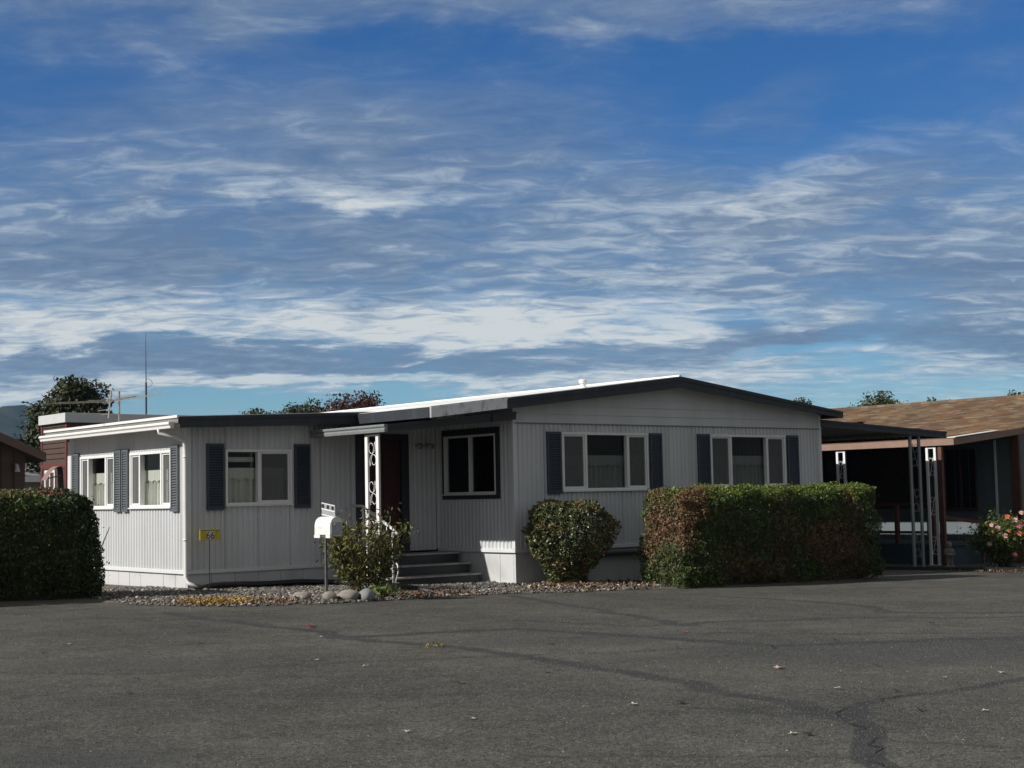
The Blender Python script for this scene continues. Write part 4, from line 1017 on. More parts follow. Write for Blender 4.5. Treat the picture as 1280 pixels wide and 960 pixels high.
# ================================================================== STREET-SIDE THINGS
mbx = thing('mailbox', 'white roll-top mailbox with metal number plate on a thin post beside the cobbles', 'mailbox', (-4.66, -1.50, bed_z(-4.66, -1.50)))
m = MB(); m.box(-4.725, -4.695, -1.62, -1.59, 0.05, 1.03); m.build('post', M['postgrey'], mbx)
m = MB(); w = .20; x0 = -4.775; ya, yb = -1.82, -1.42
prof = [(x0 + w, 1.02), (x0 + w, 1.20), (x0 + .19, 1.235), (x0 + .16, 1.262), (x0 + .115, 1.268), (x0 + .065, 1.255), (x0 + .028, 1.225), (x0 + .006, 1.18), (x0, 1.13), (x0, 1.02)]
for (xa, za), (xb, zb) in zip(prof, prof[1:] + prof[:1]): m.face([(xa, ya, za), (xa, yb, za), (xb, yb, zb), (xb, ya, zb)])
m.face([(x, yb, z) for x, z in prof])
m.face([(x, ya + .004, z) for x, z in reversed(prof)])
bx = m.build('box', M['mailwhite'], mbx)
bx.modifiers.new('es', 'EDGE_SPLIT')
m = MB(); m.box(x0 + .012, x0 + w - .012, ya - .012, ya + .002, 1.03, 1.19); m.box(x0 + .05, x0 + .09, ya - .03, ya - .012, 1.15, 1.17); m.build('lid', M['galv'], bx, bevel=.004)
m = MB(); m.box(x0 - .004, x0 + .03, yb - .14, yb + .01, .975, 1.018); m.box(x0 - .004, x0 + .03, ya, ya + .11, .975, 1.018); m.box(x0 + .03, x0 + w, ya + .02, yb, .998, 1.018); m.build('bracket', M['mailwhite'], mbx)
m = MB(); tl = 0.05
P = lambda u, n, z: (-4.675 - n + (u) * .0, -1.60 + u, z - .22 * (-u) * .6)
m.pbox(P, -.20, .14, -.005, .005, 1.262, 1.445)
pt = m.build('number_plate', M['galv'], mbx)
for u in (-.17, -.05, .075): m = MB(); m.pbox(P, u, u + .055, .0055, .009, 1.375, 1.425); m.build('plate_hole', M['black'], pt)
m = MB(); m.pbox(P, -.20, .14, .0055, .010, 1.352, 1.366); m.pbox(P, -.20, .14, .0055, .010, 1.434, 1.446); m.pbox(P, -.20, .14, .0055, .010, 1.275, 1.286); m.build('plate_rib', M['mailwhite'], pt)

# yellow number sign on a thin stake
sg = thing('number_sign', 'small yellow sign reading 66 on a thin stake before the addition', 'sign', (-4.70, 1.78, gz(-4.7) + .03))
m = MB(); m.tube([(-4.70, 1.80, 0.05), (-4.70, 1.80, 1.06)], .007, 6); m.build('stake', M['black'], sg)
m = MB(); m.box(-4.875, -4.525, 1.775, 1.79, .905, 1.075); pn = m.build('panel', M['yellow'], sg, bevel=.004)
m = MB(); m.box(-4.765, -4.625, 1.771, 1.7745, .925, 1.045); m.build('number_patch', M['trim'], pn)
m = MB()
for i in range(11): m.box(-4.85 + .029 * i, -4.85 + .029 * i + .017, 1.7695, 1.7745, 1.053 + .006 * math.sin(i * .31), 1.065 + .006 * math.sin(i * .31))
m.build('lettering', M['black'], pn)
cu = bpy.data.curves.new('digits', 'FONT'); cu.body = '66'; cu.size = .155; cu.align_x = 'CENTER'; cu.extrude = .001
to = bpy.data.objects.new('digits_src', cu)
COL.objects.link(to); dg = bpy.context.evaluated_depsgraph_get(); dg.update()
me = bpy.data.meshes.new_from_object(to.evaluated_get(dg)); bpy.data.objects.remove(to)
vv = [(-4.695 + v.co.x, 1.7695 - v.co.z, .932 + v.co.y) for v in me.vertices]; ff = [tuple(p.vertices) for p in me.polygons]
link_mesh('digits', vv, ff, [0] * len(ff), M['black'], pn); bpy.data.meshes.remove(me)

# cobbles round the mailbox foot
def cobble(c, s, m, label, rot):
    bm = bmesh.new(); bmesh.ops.create_icosphere(bm, subdivisions=3, radius=1)
    ph = random.random() * 9
    for v in bm.verts:
        k = 1 + .10 * math.sin(3 * v.co.x + ph) + .08 * math.sin(4 * v.co.y + 2 * v.co.z + ph); v.co = Vector((v.co.x * s[0] * k, v.co.y * s[1] * k, v.co.z * s[2] * k))
    me = bpy.data.meshes.new('cobble'); bm.to_mesh(me); bm.free(); me.materials.append(m)
    me.polygons.foreach_set('use_smooth', np.ones(len(me.polygons), dtype=bool))
    o = bpy.data.objects.new('cobble', me); COL.objects.link(o); o.location = c; o.rotation_euler = (0, 0, rot); tag(o, label, 'cobble', 'cobbles at the mailbox foot'); return o
for x, y, s, mm, lb in ((-5.00, -1.42, (.13, .10, .07), 'rock', 'brown flat cobble left of the mailbox post'), (-4.72, -1.72, (.11, .09, .075), 'rock', 'brown rounded cobble right at the mailbox post'),
                     (-4.46, -1.72, (.17, .11, .085), 'rock', 'largest brown cobble just right of the mailbox post'), (-4.22, -1.86, (.12, .12, .10), 'rockgrey', 'smooth grey cobble at the right end of the cobble row')):
    cobble((x, y, bed_z(x, y) + s[2] * .5), s, M[mm], lb, random.uniform(-.5, .2) - .6)

# fallen leaves and scraps on the asphalt
def flat_leaf(x, y, s, m, label, group=None, a=0):
    mb = MB(); r = random.Random(int(x * 991 + y * 37)); pts = []
    n = 10; L = s
    for i in range(n):
        t = 2 * PI * i / n; rr = L * (0.5 + 0.16 * math.cos(5 * t) + r.uniform(-.06, .06)); pts.append((rr * math.cos(t), rr * .75 * math.sin(t)))
    c = (0, 0, .012)
    for i in range(n):
        p, q = pts[i], pts[(i + 1) % n]
        mb.face([(x + p[0], y + p[1], gz(x) + .008 + abs(p[1]) * .45), (x + q[0], y + q[1], gz(x) + .008 + abs(q[1]) * .45), (x, y, gz(x) + .012)])
    o = mb.build('fallen_leaf', m); tag(o, label, 'leaf', group); o.rotation_euler = (0, 0, a); return o
flat_leaf(-7.38, -5.56, .13, M['lit_red'], 'bright red fallen leaf lying alone on the asphalt before the cobbles', None, .4)
flat_leaf(-6.91, -11.57, .10, M['fl_pale'], 'pinkish fallen leaf lying alone mid-lot on the right', None, .2)
flat_leaf(-4.95, -8.66, .10, M['lit_red'], 'dull red fallen leaf on the asphalt right of the pale lot seam', None, 1)
for x, y in [(-6.22, -11.95), (-5.58, -10.37), (-5.71, -9.47), (-10.56, -6.24), (-11.22, -9.37), (-10.83, -8.67), (-7.48, -13.06), (-9.41, -13.9), (-4.59, -10.26), (-9.0, -12.55), (-9.21, -6.57), (-8.17, -13.74), (-2.15, -9.62)]:
    flat_leaf(x, y, random.uniform(.05, .08), M['lit_dark'], 'small dark curled leaf scrap on the asphalt', 'dark leaf scraps on the asphalt', random.uniform(0, 6))
for x, y in [(-8.43, -10.59), (-6.4, -10.55), (-5.33, -9.58), (-9.33, -10.71), (-6.84, -8.8), (-3.57, -5.58)]:
    flat_leaf(x, y, random.uniform(.05, .075), M['lit_brown'], 'small brown fallen leaf on the asphalt', 'brown leaves on the asphalt', random.uniform(0, 6))
for x, y in [(-9.2, -9.3), (-7.97, -6.67), (-7.65, -12.72), (-10.86, -12.22), (-10.05, -5.55), (-6.54, -12.79), (-9.45, -13.83), (-5.96, -12.88), (-9.21, -8.6), (-9.25, -12.38), (-10.31, -12.11), (-7.91, -14.01)]:
    flat_leaf(x, y, random.uniform(.035, .06), M['lit_pale'], 'tiny pale leaf scrap on the asphalt', 'pale leaf scraps on the asphalt', random.uniform(0, 6))

# ================================================================== SHRUBS, HEDGES, TREES
def superq(v, p=7.0):
    r = (np.abs(v[:, 0]) ** p + np.abs(v[:, 1]) ** p) ** (1 / p)
    q = (r ** p + np.abs(v[:, 2]) ** p) ** (1 / p)
    return v / q[:, None]
def hedge(label, x0, x1, y0, y1, z1, N, tonefn, mats, leaf, batter=0.08, p=7.0, seed=0, stems=40, group='clipped hedges', rad=.24):
    z0 = gz((x0 + x1) / 2); cx, cy = (x0 + x1) / 2, (y0 + y1) / 2; hx_, hy_ = (x1 - x0) / 2, (y1 - y0) / 2; H = (z1 - z0) / 2
    t = thing('hedge', label, 'hedge', (cx, cy, z0), group)
    areas = np.array([4 * hx_ * 2 * H, 4 * hx_ * 2 * H * .5, 4 * hy_ * 2 * H, 4 * hy_ * 2 * H, 4 * hx_ * hy_ * 1.5]); areas /= areas.sum()
    fc = rng.choice(5, N, p=areas); uv = rng.uniform(-1, 1, (N, 2)); v = np.zeros((N, 3)); nn = np.zeros((N, 3))
    for k, (ax, sgn, a, b) in enumerate(((1, -1, 0, 2), (1, 1, 0, 2), (0, -1, 1, 2), (0, 1, 1, 2), (2, 1, 0, 1))):
        s = fc == k; v[s, ax] = sgn; v[s, a] = uv[s, 0]; v[s, b] = uv[s, 1]; nn[s, ax] = sgn
    sc = np.array([hx_, hy_, H])
    asp = v * sc; R = min(hy_, rad)          # rounded corners of one real radius
    inner = np.clip(asp, -(sc - R), sc - R); d = asp - inner; dl = np.linalg.norm(d, axis=1, keepdims=True); un = d / (dl + 1e-9)
    low = (v[:, 2] < -.6)[:, None]
    pos = inner + un * R
    pos[:, 2] = np.where(v[:, 2] < -.5, asp[:, 2], pos[:, 2])
    k = 1 + batter * (-(pos[:, 2] / H)); pos[:, 0] += np.sign(pos[:, 0]) * (k - 1) * min(hx_, 1.0); pos[:, 1] *= k
    bump = (vnoise(pos * 3.0, seed) - .5) * .17 + (vnoise(pos * 9.0, seed + 1) - .5) * .10 + np.where(rng.random(N) < .04, rng.random(N) * .09, 0)
    depth = rng.random(N) ** 2.2 * .20
    bump = np.where(fc == 4, bump * .5, bump); pos += un * (bump - depth)[:, None]
    tone = tonefn(pos + np.array([cx, cy, z0 + H]), un, depth, seed)
    L = leaf * rng.uniform(.6, 1.5, N)
    leaves_obj('foliage', pos + np.array([cx, cy, z0 + H]), un, L, L * .5, tone, mats, t, 0.55)
    # dense twiggy core and some bare stems
    m = MB(); nx, nz = 14, 7; e = .24
    a, b = hx_ - e, hy_ - e
    m.hexa([(cx - a * (1 + batter * .3), cy - b, z0), (cx + a * (1 + batter * .3), cy - b, z0), (cx + a, cy + b, z0), (cx - a, cy + b, z0), (cx - a, cy - b + .05, z1 - e), (cx + a, cy - b + .05, z1 - e), (cx + a, cy + b, z1 - e), (cx - a, cy + b, z1 - e)])
    for i in range(stems):
        x = random.uniform(cx - hx_ + .2, cx + hx_ - .2); y = cy - hy_ + random.uniform(.02, .22); p0 = Vector((x, y + .1, z0))
        p1 = p0 + Vector((random.uniform(-.2, .2), random.uniform(-.1, .0), random.uniform(.3, .6))); p2 = p1 + Vector((random.uniform(-.25, .25), random.uniform(-.1, .02), random.uniform(.2, .6)))
        m.tube([p0, p1, p2], [.018, .012, .005], 5)
    m.build('stem', M['twig'], t)
    return t
HM = [M['lf_green'], M['lf_dark'], M['lf_yel'], M['lf_brown'], M['lf_tan'], M['lf_sunlit']]
def tone_r(p, un, dep, seed):
    N = len(p); n1 = vnoise(p * 1.6, 11); n2 = vnoise(p * 3.5, 12); r = rng.random(N)
    t = np.where(r < .55, 0, np.where(r < .82, 1, 2))
    t = np.where((p[:, 2] > 1.36 + .30 * (n2 - .5)) & (r > .45), 5, t)  # brighter leaves along the top: the sunlit rim put into leaf colour
    left = (p[:, 0] + .9 * (n1 - .5) + .3 * (r - .5) < 1.72) & (p[:, 2] + .9 * (n2 - .5) + .3 * (r - .5) > .60); lb = left & (n2 + .35 * (r - .5) > .40)
    t = np.where(lb, np.where(r < .55, 3, np.where(r < .85, 4, 0)), t)
    topb = (p[:, 2] > 1.30) & (p[:, 0] < 4.4) & (n1 + .3 * (r - .5) > .60); t = np.where(topb, np.where(r < .6, 3, 4), t)
    pat = np.hypot((p[:, 0] - 5.0) / .75, (p[:, 2] - .65) / .32) + 1.2 * (n2 - .5) + .5 * (r - .5) < 1; t = np.where(pat & (r < .7) & (p[:, 1] < -2), np.where(r < .55, 3, 4), t)
    oth = (n1 > .70) & (r < .4); t = np.where(oth, 3, t)
    return t
hedge('long green clipped hedge with rusty brown left end below the second street window', 1.34, 6.52, -2.62, -1.50, 1.58, 80000, tone_r, HM, .040, .03, 7, 3)
def tone_l(p, un, dep, seed):
    N = len(p); n1 = vnoise(p * 1.5, 21); r = rng.random(N); t = np.where(r < .35, 0, np.where(r < .97, 1, 2))
    top = (p[:, 2] > 1.62) & (n1 + .3 * (r - .5) > .42) & (p[:, 0] < -7.3); t = np.where(top, np.where(r < .5, 3, 4), t)
    g = (n1 > .62) & (p[:, 0] < -7.6); t = np.where(g & (r < .7), np.where(r < .4, 0, 2), t); return t
hedge('tall dark shaded hedge at the left edge before the addition', -11.2, -6.72, 0.85, 2.35, 1.73, 70000, tone_l, HM, .043, .09, 7, 5, rad=.5)

# round shrub against the street wall
sh = thing('shrub', 'round glossy-leaved shrub narrowing to its foot below the first street window', 'shrub', (0.52, -0.75, gz(.52)))
N = 15000; u = rand_unit(N); zc = .80
prof_z = np.array([0, .15, .35, .55, .8, 1.0, 1.2, 1.35, 1.43]); prof_r = np.array([.28, .36, .52, .74, .92, .97, .90, .70, .38])
z = rng.uniform(.03, 1.43, N) ** .93; ang = rng.uniform(0, 2 * PI, N); rr = np.interp(z, prof_z, prof_r)
q = np.sqrt(rng.random(N) * .45 + .55); top = rng.random(N) < .22
z = np.where(top, 1.18 + .24 * rng.random(N), z); rr = np.where(top, np.interp(z, prof_z, prof_r) * np.sqrt(rng.random(N)), rr * q)
c = np.stack([.52 + rr * .88 * np.cos(ang), -.75 + rr * np.sin(ang) * .75, gz(.72) + z], 1); nrm = np.stack([np.cos(ang), np.sin(ang), .4 + 0 * ang], 1)
bmp = (vnoise(c * 4, 31) - .5) * .20 + (vnoise(c * 11, 33) - .5) * .10; c += nrm * bmp[:, None]
r = rng.random(N); n1 = vnoise(c * 3, 32); mi = np.where(r < .50, 1, np.where(r < .93, 0, 2)); mi = np.where((n1 > .60) & (r < .35), 3, mi)
L = .064 * rng.uniform(.6, 1.4, N)
leaves_obj('foliage', c, nrm, L, L * .45, mi, [M['lf_olive'], M['lf_glossy'], M['lf_pale'], M['lf_brown']], sh, .45)
m = MB()
for i in range(26):
    a = random.uniform(0, 2 * PI); e = random.uniform(.25, .8); m.tube([(.52 + .1 * math.cos(a), -.75 + .1 * math.sin(a), gz(.72)), (.52 + .28 * e * math.cos(a), -.75 + .25 * e * math.sin(a), .4), (.52 + .75 * e * math.cos(a), -.75 + .6 * e * math.sin(a), 1.1)], [.02, .014, .005], 5)
m.build('stem', M['bark'], sh)

# loose leggy bush between mailbox and porch post
nbush = thing('bush', 'loose leggy yellow-green bush in front of the white porch post', 'bush', (-3.15, -0.25, bed_z(-3.15, -.25)))
m = MB(); tips = []
for i in range(34):
    a = random.uniform(0, 2 * PI); e = random.uniform(.2, 1.0); b = Vector((-3.19 + .20 * math.cos(a), -.3 + .15 * math.sin(a), .06))
    p1 = b + Vector((.24 * e * math.cos(a) - .03, .20 * e * math.sin(a), random.uniform(.35, .6))); p2 = b + Vector((.60 * e * math.cos(a) - .06, .45 * e * math.sin(a), random.uniform(.65, 1.20) - .15 * e))
    m.tube([b, p1, p2], [.012, .009, .004], 5)
    for k in range(6):
        t = random.uniform(.15, 1.0); q = b.lerp(p1, t * 2) if t < .5 else p1.lerp(p2, t * 2 - 1); q2 = q + Vector((random.uniform(-.15, .15), random.uniform(-.15, .15), random.uniform(-.02, .18)))
        m.tube([q, q2], [.004, .002], 4); tips += [q2, q.lerp(q2, .5)]
m.build('stem', M['bark'], nbush)
tips = np.array([tuple(p) for p in tips]); N = 5000; c = tips[rng.integers(0, len(tips), N)] + rng.normal(size=(N, 3)) * np.array([.075, .075, .06])
keep = c[:, 2] > .1; c = c[keep]; N = len(c)
r = rng.random(N); mi = np.where(r < .5, 0, np.where(r < .93, 1, 2)); L = .075 * rng.uniform(.6, 1.4, N)
leaves_obj('foliage', c, np.tile([[0, -.2, 1.]], (N, 1)), L, L * .32, mi, [M['lf_nand'], M['lf_nand2'], M['lf_brown']], nbush, .3, .4)
wd = thing('weed', 'low bright green weed clump at the foot of the loose bush', 'weed', (-4.0, -1.6, bed_z(-4, -1.6)))
N = 420; c = rng.normal(size=(N, 3)) * np.array([.14, .11, .05]) + np.array([-3.72, -1.5, .17]); L = .06 * rng.uniform(.6, 1.4, N)
leaves_obj('foliage', c, np.tile([[0, -.3, 1.]], (N, 1)), L, L * .5, (rng.random(N) < .5).astype(int), [M['lf_green'], M['lf_yel']], wd, .5)
wc = thing('weed', 'tiny yellowish weed growing from a crack mid-lot', 'weed', (-7.79, -8.26, gz(-7.79)))
N = 40; c = rng.normal(size=(N, 3)) * np.array([.06, .05, .008]) + np.array([-7.79, -8.26, gz(-7.79) + .02]); L = .03 * rng.uniform(.6, 1.4, N)
leaves_obj('foliage', c, np.tile([[0, -.3, 1.]], (N, 1)), L, L * .4, (rng.random(N) < .5).astype(int), [M['lf_green'], M['lit_yel']], wc, .5)

# rose bush on the right
rs = thing('flower_bush', 'leafy bush with pink and coral flowers at the right edge', 'flower bush', (12.75, -1.05, gz(12.75)))
m = MB(); tips = []; base = Vector((12.75, -1.05, gz(12.75)))
for i in range(24):
    a = random.uniform(0, 2 * PI); e = random.uniform(.2, 1); p1 = base + Vector((.3 * e * math.cos(a), .3 * e * math.sin(a), .45)); p2 = base + Vector((.72 * e * math.cos(a), .72 * e * math.sin(a), random.uniform(.75, 1.22) - .2 * e))
    m.tube([base + Vector((.08 * math.cos(a), .08 * math.sin(a), 0)), p1, p2], [.012, .009, .004], 5); tips += [p1.lerp(p2, k) for k in (0, .25, .5, .75, .95)]
    tips += [base.lerp(p1, .6)]
m.build('stem', M['lf_dark'], rs)
tp = np.array([tuple(p) for p in tips]); N = 8000; c = tp[rng.integers(0, len(tp), N)] + rng.normal(size=(N, 3)) * np.array([.13, .13, .09]); c[:, 2] = np.maximum(c[:, 2], gz(12.75) + .05)
L = .065 * rng.uniform(.6, 1.4, N); leaves_obj('foliage', c, np.tile([[-.3, -.3, 1.]], (N, 1)), L, L * .5, (rng.random(N) < .6).astype(int), [M['lf_yel'], M['lf_tree']], rs, .4)
fspots = [(-.62, .85, 'fl_pale'), (-.5, .7, 'fl_coral'), (-.35, .78, 'fl_pale'), (-.2, 1.02, 'fl_coral'), (-.08, .72, 'fl_coral'), (.05, .95, 'fl_pale'), (.15, .82, 'fl_pink'), (.2, 1.10, 'fl_pale'), (.35, 1.0, 'fl_pale'), (.42, .75, 'fl_coral'), (.5, 1.12, 'fl_pale'), (.55, .9, 'fl_pink'), (.6, .72, 'fl_pink'), (.68, .95, 'fl_coral'), (.72, .5, 'fl_coral'), (-.05, .22, 'fl_pink'), (-.55, .45, 'fl_pale'), (.1, .66, 'fl_coral'), (-.28, .62, 'fl_pale'), (.3, .88, 'fl_pink')]
for du, dz, mm in fspots:      # spread along the picture-side of the bush
    cc = base + Vector((.773 * du * .85 - .22, -.635 * du * .85 - .42 + random.uniform(-.06, .1), dz + .08)); mb = MB(); R = random.uniform(.045, .075)
    ax = Vector((-.5, -.6, .62)).normalized(); s1 = ax.orthogonal().normalized(); s2 = ax.cross(s1)
    for ring, (rr, hh, nn) in enumerate(((1.0, .0, 7), (.62, .35, 6), (.3, .55, 4))):
        for j in range(nn):
            a = 2 * PI * j / nn + ring * .5; d = s1 * math.cos(a) + s2 * math.sin(a); e = s1 * math.cos(a + .55) + s2 * math.sin(a + .55); f = s1 * math.cos(a - .55) + s2 * math.sin(a - .55)
            mb.face([cc + ax * R * hh * .3, cc + f * R * rr * .75 + ax * R * hh, cc + d * R * rr + ax * R * (hh + .25), cc + e * R * rr * .75 + ax * R * hh])
    mb.build('flower', M[mm], rs)

TL = [M['lf_conif'], M['lf_conif2'], M['lf_tree']]
tree('large dark evergreen tree behind the flat-roofed house', (9.35, 40.55), 6, (2.1, 2.1, 2.95, 3.75), 44000, .19, TL, [4, 4, 1.6], None, .30, .12, 150)
tree('low dark green tree top behind the addition roof, left of the purple tree', (22.0, 46.8), 6, (1.5, 1.5, 1.35, 5.15), 7000, .16, [M['lf_treed'], M['lf_tree']], [5, 2], 'trees beyond the houses')
tree('wide low green tree top just left of the purple tree', (23.9, 45.5), 6, (2.1, 2.1, 1.35, 5.4), 9000, .16, [M['lf_treed'], M['lf_tree']], [5, 3], 'trees beyond the houses')
tree('purple-leaved rounded tree behind the white roof edge', (22.5, 39.9), 6.5, (2.1, 2.1, 1.95, 4.85), 12000, .16, [M['lf_purple'], M['lf_treed'], M['lf_tree']], [8, 2, 1], 'trees beyond the houses')
tree('small tree tuft showing over the right end of the mobile home roof', (47.0, 32.6), 6.5, (.8, .8, 1.4, 5.3), 5000, .15, [M['lf_treed'], M['lf_far']], [3, 3], 'trees beyond the houses')
tree('grey-green spreading tree above the shingle roof, largest of its row', (46.2, 26.8), 6.5, (1.5, 1.5, 1.5, 5.0), 9000, .15, [M['lf_far'], M['lf_tree'], M['lf_treed']], [4, 3, 2], 'trees beyond the houses')
tree('small dark green tree above the middle of the shingle roof', (48.4, 25.0), 6.3, (1.0, 1.0, 1.4, 4.9), 6500, .15, [M['lf_treed'], M['lf_tree'], M['lf_far']], [4, 3, 1], 'trees beyond the houses')
tree('tree tuft above the shingle roof at the right edge', (51.5, 22.4), 6.3, (1.0, 1.0, 1.4, 5.0), 6500, .15, [M['lf_treed'], M['lf_tree']], [4, 3], 'trees beyond the houses')

# ================================================================== MOUNTAIN
def mountain():
    V = []; F = []; nu, nv = 90, 26
    A = Vector((270, 2950, 0)); fx = Vector((.635, .773, 0)); rx = Vector((.773, -.635, 0))
    for j in range(nv):
        for i in range(nu):
            u = -600 + 1050 * i / (nu - 1); v = -170 + 400 * j / (nv - 1)
            p = Vector((420, 1135, 0)) + rx * u + fx * v
            prof = 79 - .22 * u if u < 0 else max(0, 79 - .28 * u)
            prof = min(prof, 120)
            k = math.exp(-((v / 130) ** 2)) if v < 0 else math.exp(-((v / 180) ** 2))
            h = prof * k * (1 + .07 * math.sin(u * .033 + v * .015) + .05 * math.sin(u * .08 + 1) + .04 * math.sin(u * .13 - v * .05)) + 1.5 * math.sin(u * .28 + v * .2) - 3
            V.append((2 * p.x + 15.75, 2 * p.y + 19.2, 2 * h - 1.5))
    for j in range(nv - 1):
        for i in range(nu - 1): a = j * nu + i; F.append((a, a + 1, a + nu + 1, a + nu))
    m, nt, bs, L = new_mat('forested_slope')
    tc = nt.nodes.new('ShaderNodeTexCoord'); n = nt.nodes.new('ShaderNodeTexNoise'); n.inputs['Scale'].default_value = .015; n.inputs['Detail'].default_value = 9; n.inputs['Roughness'].default_value = .65
    L.new(tc.outputs['Object'], n.inputs['Vector']); r = nt.nodes.new('ShaderNodeValToRGB'); r.color_ramp.elements[0].position = .40; r.color_ramp.elements[1].position = .72
    r.color_ramp.elements[0].color = (.012, .022, .014, 1); r.color_ramp.elements[1].color = (.09, .085, .055, 1); L.new(n.outputs['Fac'], r.inputs['Fac']); L.new(r.outputs['Color'], bs.inputs['Base Color']); bs.inputs['Roughness'].default_value = 1; bs.inputs['Specular IOR Level'].default_value = 0
    return kind(link_mesh('mountain', V, F, [0] * len(F), m, smooth=True), 'structure')
mountain()

def haze_box():
    m = bpy.data.materials.new('thin_haze'); m.use_nodes = True; nt = m.node_tree; nt.nodes.clear()
    o = nt.nodes.new('ShaderNodeOutputMaterial'); v = nt.nodes.new('ShaderNodeVolumePrincipled')
    v.inputs['Color'].default_value = (0.36, 0.62, 1.0, 1); v.inputs['Density'].default_value = 0.85e-4; v.inputs['Anisotropy'].default_value = 0.0
    nt.links.new(v.outputs[0], o.inputs['Volume'])
    mb = MB(); mb.box(-520, 3010, -520, 3710, -75, 270); kind(mb.build('haze', m), 'stuff')
haze_box()

# ================================================================== LIGHT, SKY, CAMERA
EL = math.radians(33); SX, SY = -0.970, 0.243
sun_dir = Vector((SX * math.cos(EL), SY * math.cos(EL), math.sin(EL))).normalized()
sl = bpy.data.lights.new('sun', 'SUN'); sl.energy = 5.0; sl.angle = math.radians(0.53); sl.color = (1.0, 0.96, 0.90)
so = bpy.data.objects.new('sun', sl); COL.objects.link(so); so.rotation_euler = (-sun_dir).to_track_quat('-Z', 'Y').to_euler(); so.location = (-20, 5, 30)

w = bpy.data.worlds.new('World'); scene.world = w; w.use_nodes = True
nt = w.node_tree; nt.nodes.clear(); L = nt.links
def N_(t, **k):
    n = nt.nodes.new(t)
    for a, b in k.items(): setattr(n, a, b)
    return n
def math_(op, a, b=None, c=None, clamp=False):
    n = N_('ShaderNodeMath', operation=op); n.use_clamp = clamp
    for i, x in enumerate((a, b, c)):
        if x is None: continue
        if isinstance(x, (int, float)): n.inputs[i].default_value = x
        else: L.new(x, n.inputs[i])
    return n.outputs[0]
def ramp_(src, stops, interp='LINEAR'):
    r = N_('ShaderNodeValToRGB'); r.color_ramp.interpolation = interp
    e = r.color_ramp.elements
    while len(e) < len(stops): e.new(0.5)
    for el, (p, c) in zip(e, stops): el.position = p; el.color = (*c, 1) if isinstance(c, tuple) else (c, c, c, 1)
    L.new(src, r.inputs['Fac']); return r.outputs['Color']
out = N_('ShaderNodeOutputWorld'); bg = N_('ShaderNodeBackground'); L.new(bg.outputs[0], out.inputs['Surface'])
sky = N_('ShaderNodeTexSky', sky_type='NISHITA'); sky.sun_disc = False; sky.sun_elevation = EL; sky.sun_rotation = math.atan2(SX, SY); sky.altitude = 400; sky.air_density = 1.0; sky.dust_density = 0.4; sky.ozone_density = 2.5
tc = N_('ShaderNodeTexCoord'); d = tc.outputs['Generated']
sp = N_('ShaderNodeSeparateXYZ'); L.new(d, sp.inputs[0])
z = math_('MAXIMUM', sp.outputs['Z'], 0.0)
lat = math_('SUBTRACT', math_('MULTIPLY', sp.outputs['X'], 0.773), math_('MULTIPLY', sp.outputs['Y'], 0.635))
fwd = math_('ADD', math_('MULTIPLY', sp.outputs['X'], 0.635), math_('MULTIPLY', sp.outputs['Y'], 0.773))
den = math_('ADD', z, 0.14)
px = math_('DIVIDE', lat, den); py = math_('DIVIDE', fwd, den)
cb = N_('ShaderNodeCombineXYZ'); L.new(px, cb.inputs['X']); L.new(py, cb.inputs['Y'])
def cloud(scale, detail, rough, off, sx=1.0, sy=1.0, dist=0.0, rot=0.12):
    mp = N_('ShaderNodeMapping'); mp.inputs['Location'].default_value = off; mp.inputs['Scale'].default_value = (sx, sy, 1); mp.inputs['Rotation'].default_value = (0, 0, rot); L.new(cb.outputs[0], mp.inputs['Vector'])
    n = N_('ShaderNodeTexNoise'); n.inputs['Scale'].default_value = scale; n.inputs['Detail'].default_value = detail; n.inputs['Roughness'].default_value = rough; n.inputs['Distortion'].default_value = dist
    L.new(mp.outputs[0], n.inputs['Vector']); return n.outputs['Fac']
nb_ = cloud(0.9, 3, 0.5, (3.1, 1.7, 0))                        # broad banks
nm = cloud(2.6, 10, 0.62, (7.3, 2.2, 0), 0.8, 1.0, 0.35)       # ragged edges
nr_ = cloud(10.0, 7, 0.62, (1.3, 9.1, 0), 0.75, 1.3, 0.7)       # ripples
nv_ = cloud(1.7, 8, 0.62, (2.2, 5.6, 0), 1.1, 0.6, 0.7, 0.5)   # thin high veils
def cen(x, g): return math_('MULTIPLY', math_('SUBTRACT', x, 0.5), g)
# elevation seen through wavy air so that the cloud decks have uneven borders
zw = math_('ADD', z, cen(nb_, 0.060))
zw = math_('ADD', zw, math_('MULTIPLY', cen(nm, 1.0), math_('ADD', math_('MULTIPLY', z, 0.30), 0.02)))
zs = math_('MULTIPLY', zw, 1 / 0.36)
az = math_('ADD', math_('DIVIDE', lat, math_('MAXIMUM', fwd, 0.05)), cen(nv_, 0.16))
def k(y): return max(0, min(1, (620 - y) / 1850 / 0.36))
def bank(x, y, rx, ry, amt, tilt=0.0):
    """one soft-edged cloud bank (or gap) at a heading and elevation"""
    a = math_('MULTIPLY', math_('SUBTRACT', az, (x - 640) / 1850), 1850 / rx)
    e = math_('SUBTRACT', zw, (620 - y) / 1850)
    if tilt: e = math_('SUBTRACT', e, math_('MULTIPLY', math_('SUBTRACT', az, (x - 640) / 1850), tilt))
    e = math_('MULTIPLY', e, 1850 / ry)
    q = math_('SUBTRACT', 1.0, math_('ADD', math_('MULTIPLY', a, a), math_('MULTIPLY', e, e)), clamp=True)
    return math_('MULTIPLY', q, amt)
def total(x, *bs):
    for b_ in bs: x = math_('ADD', x, b_)
    return x
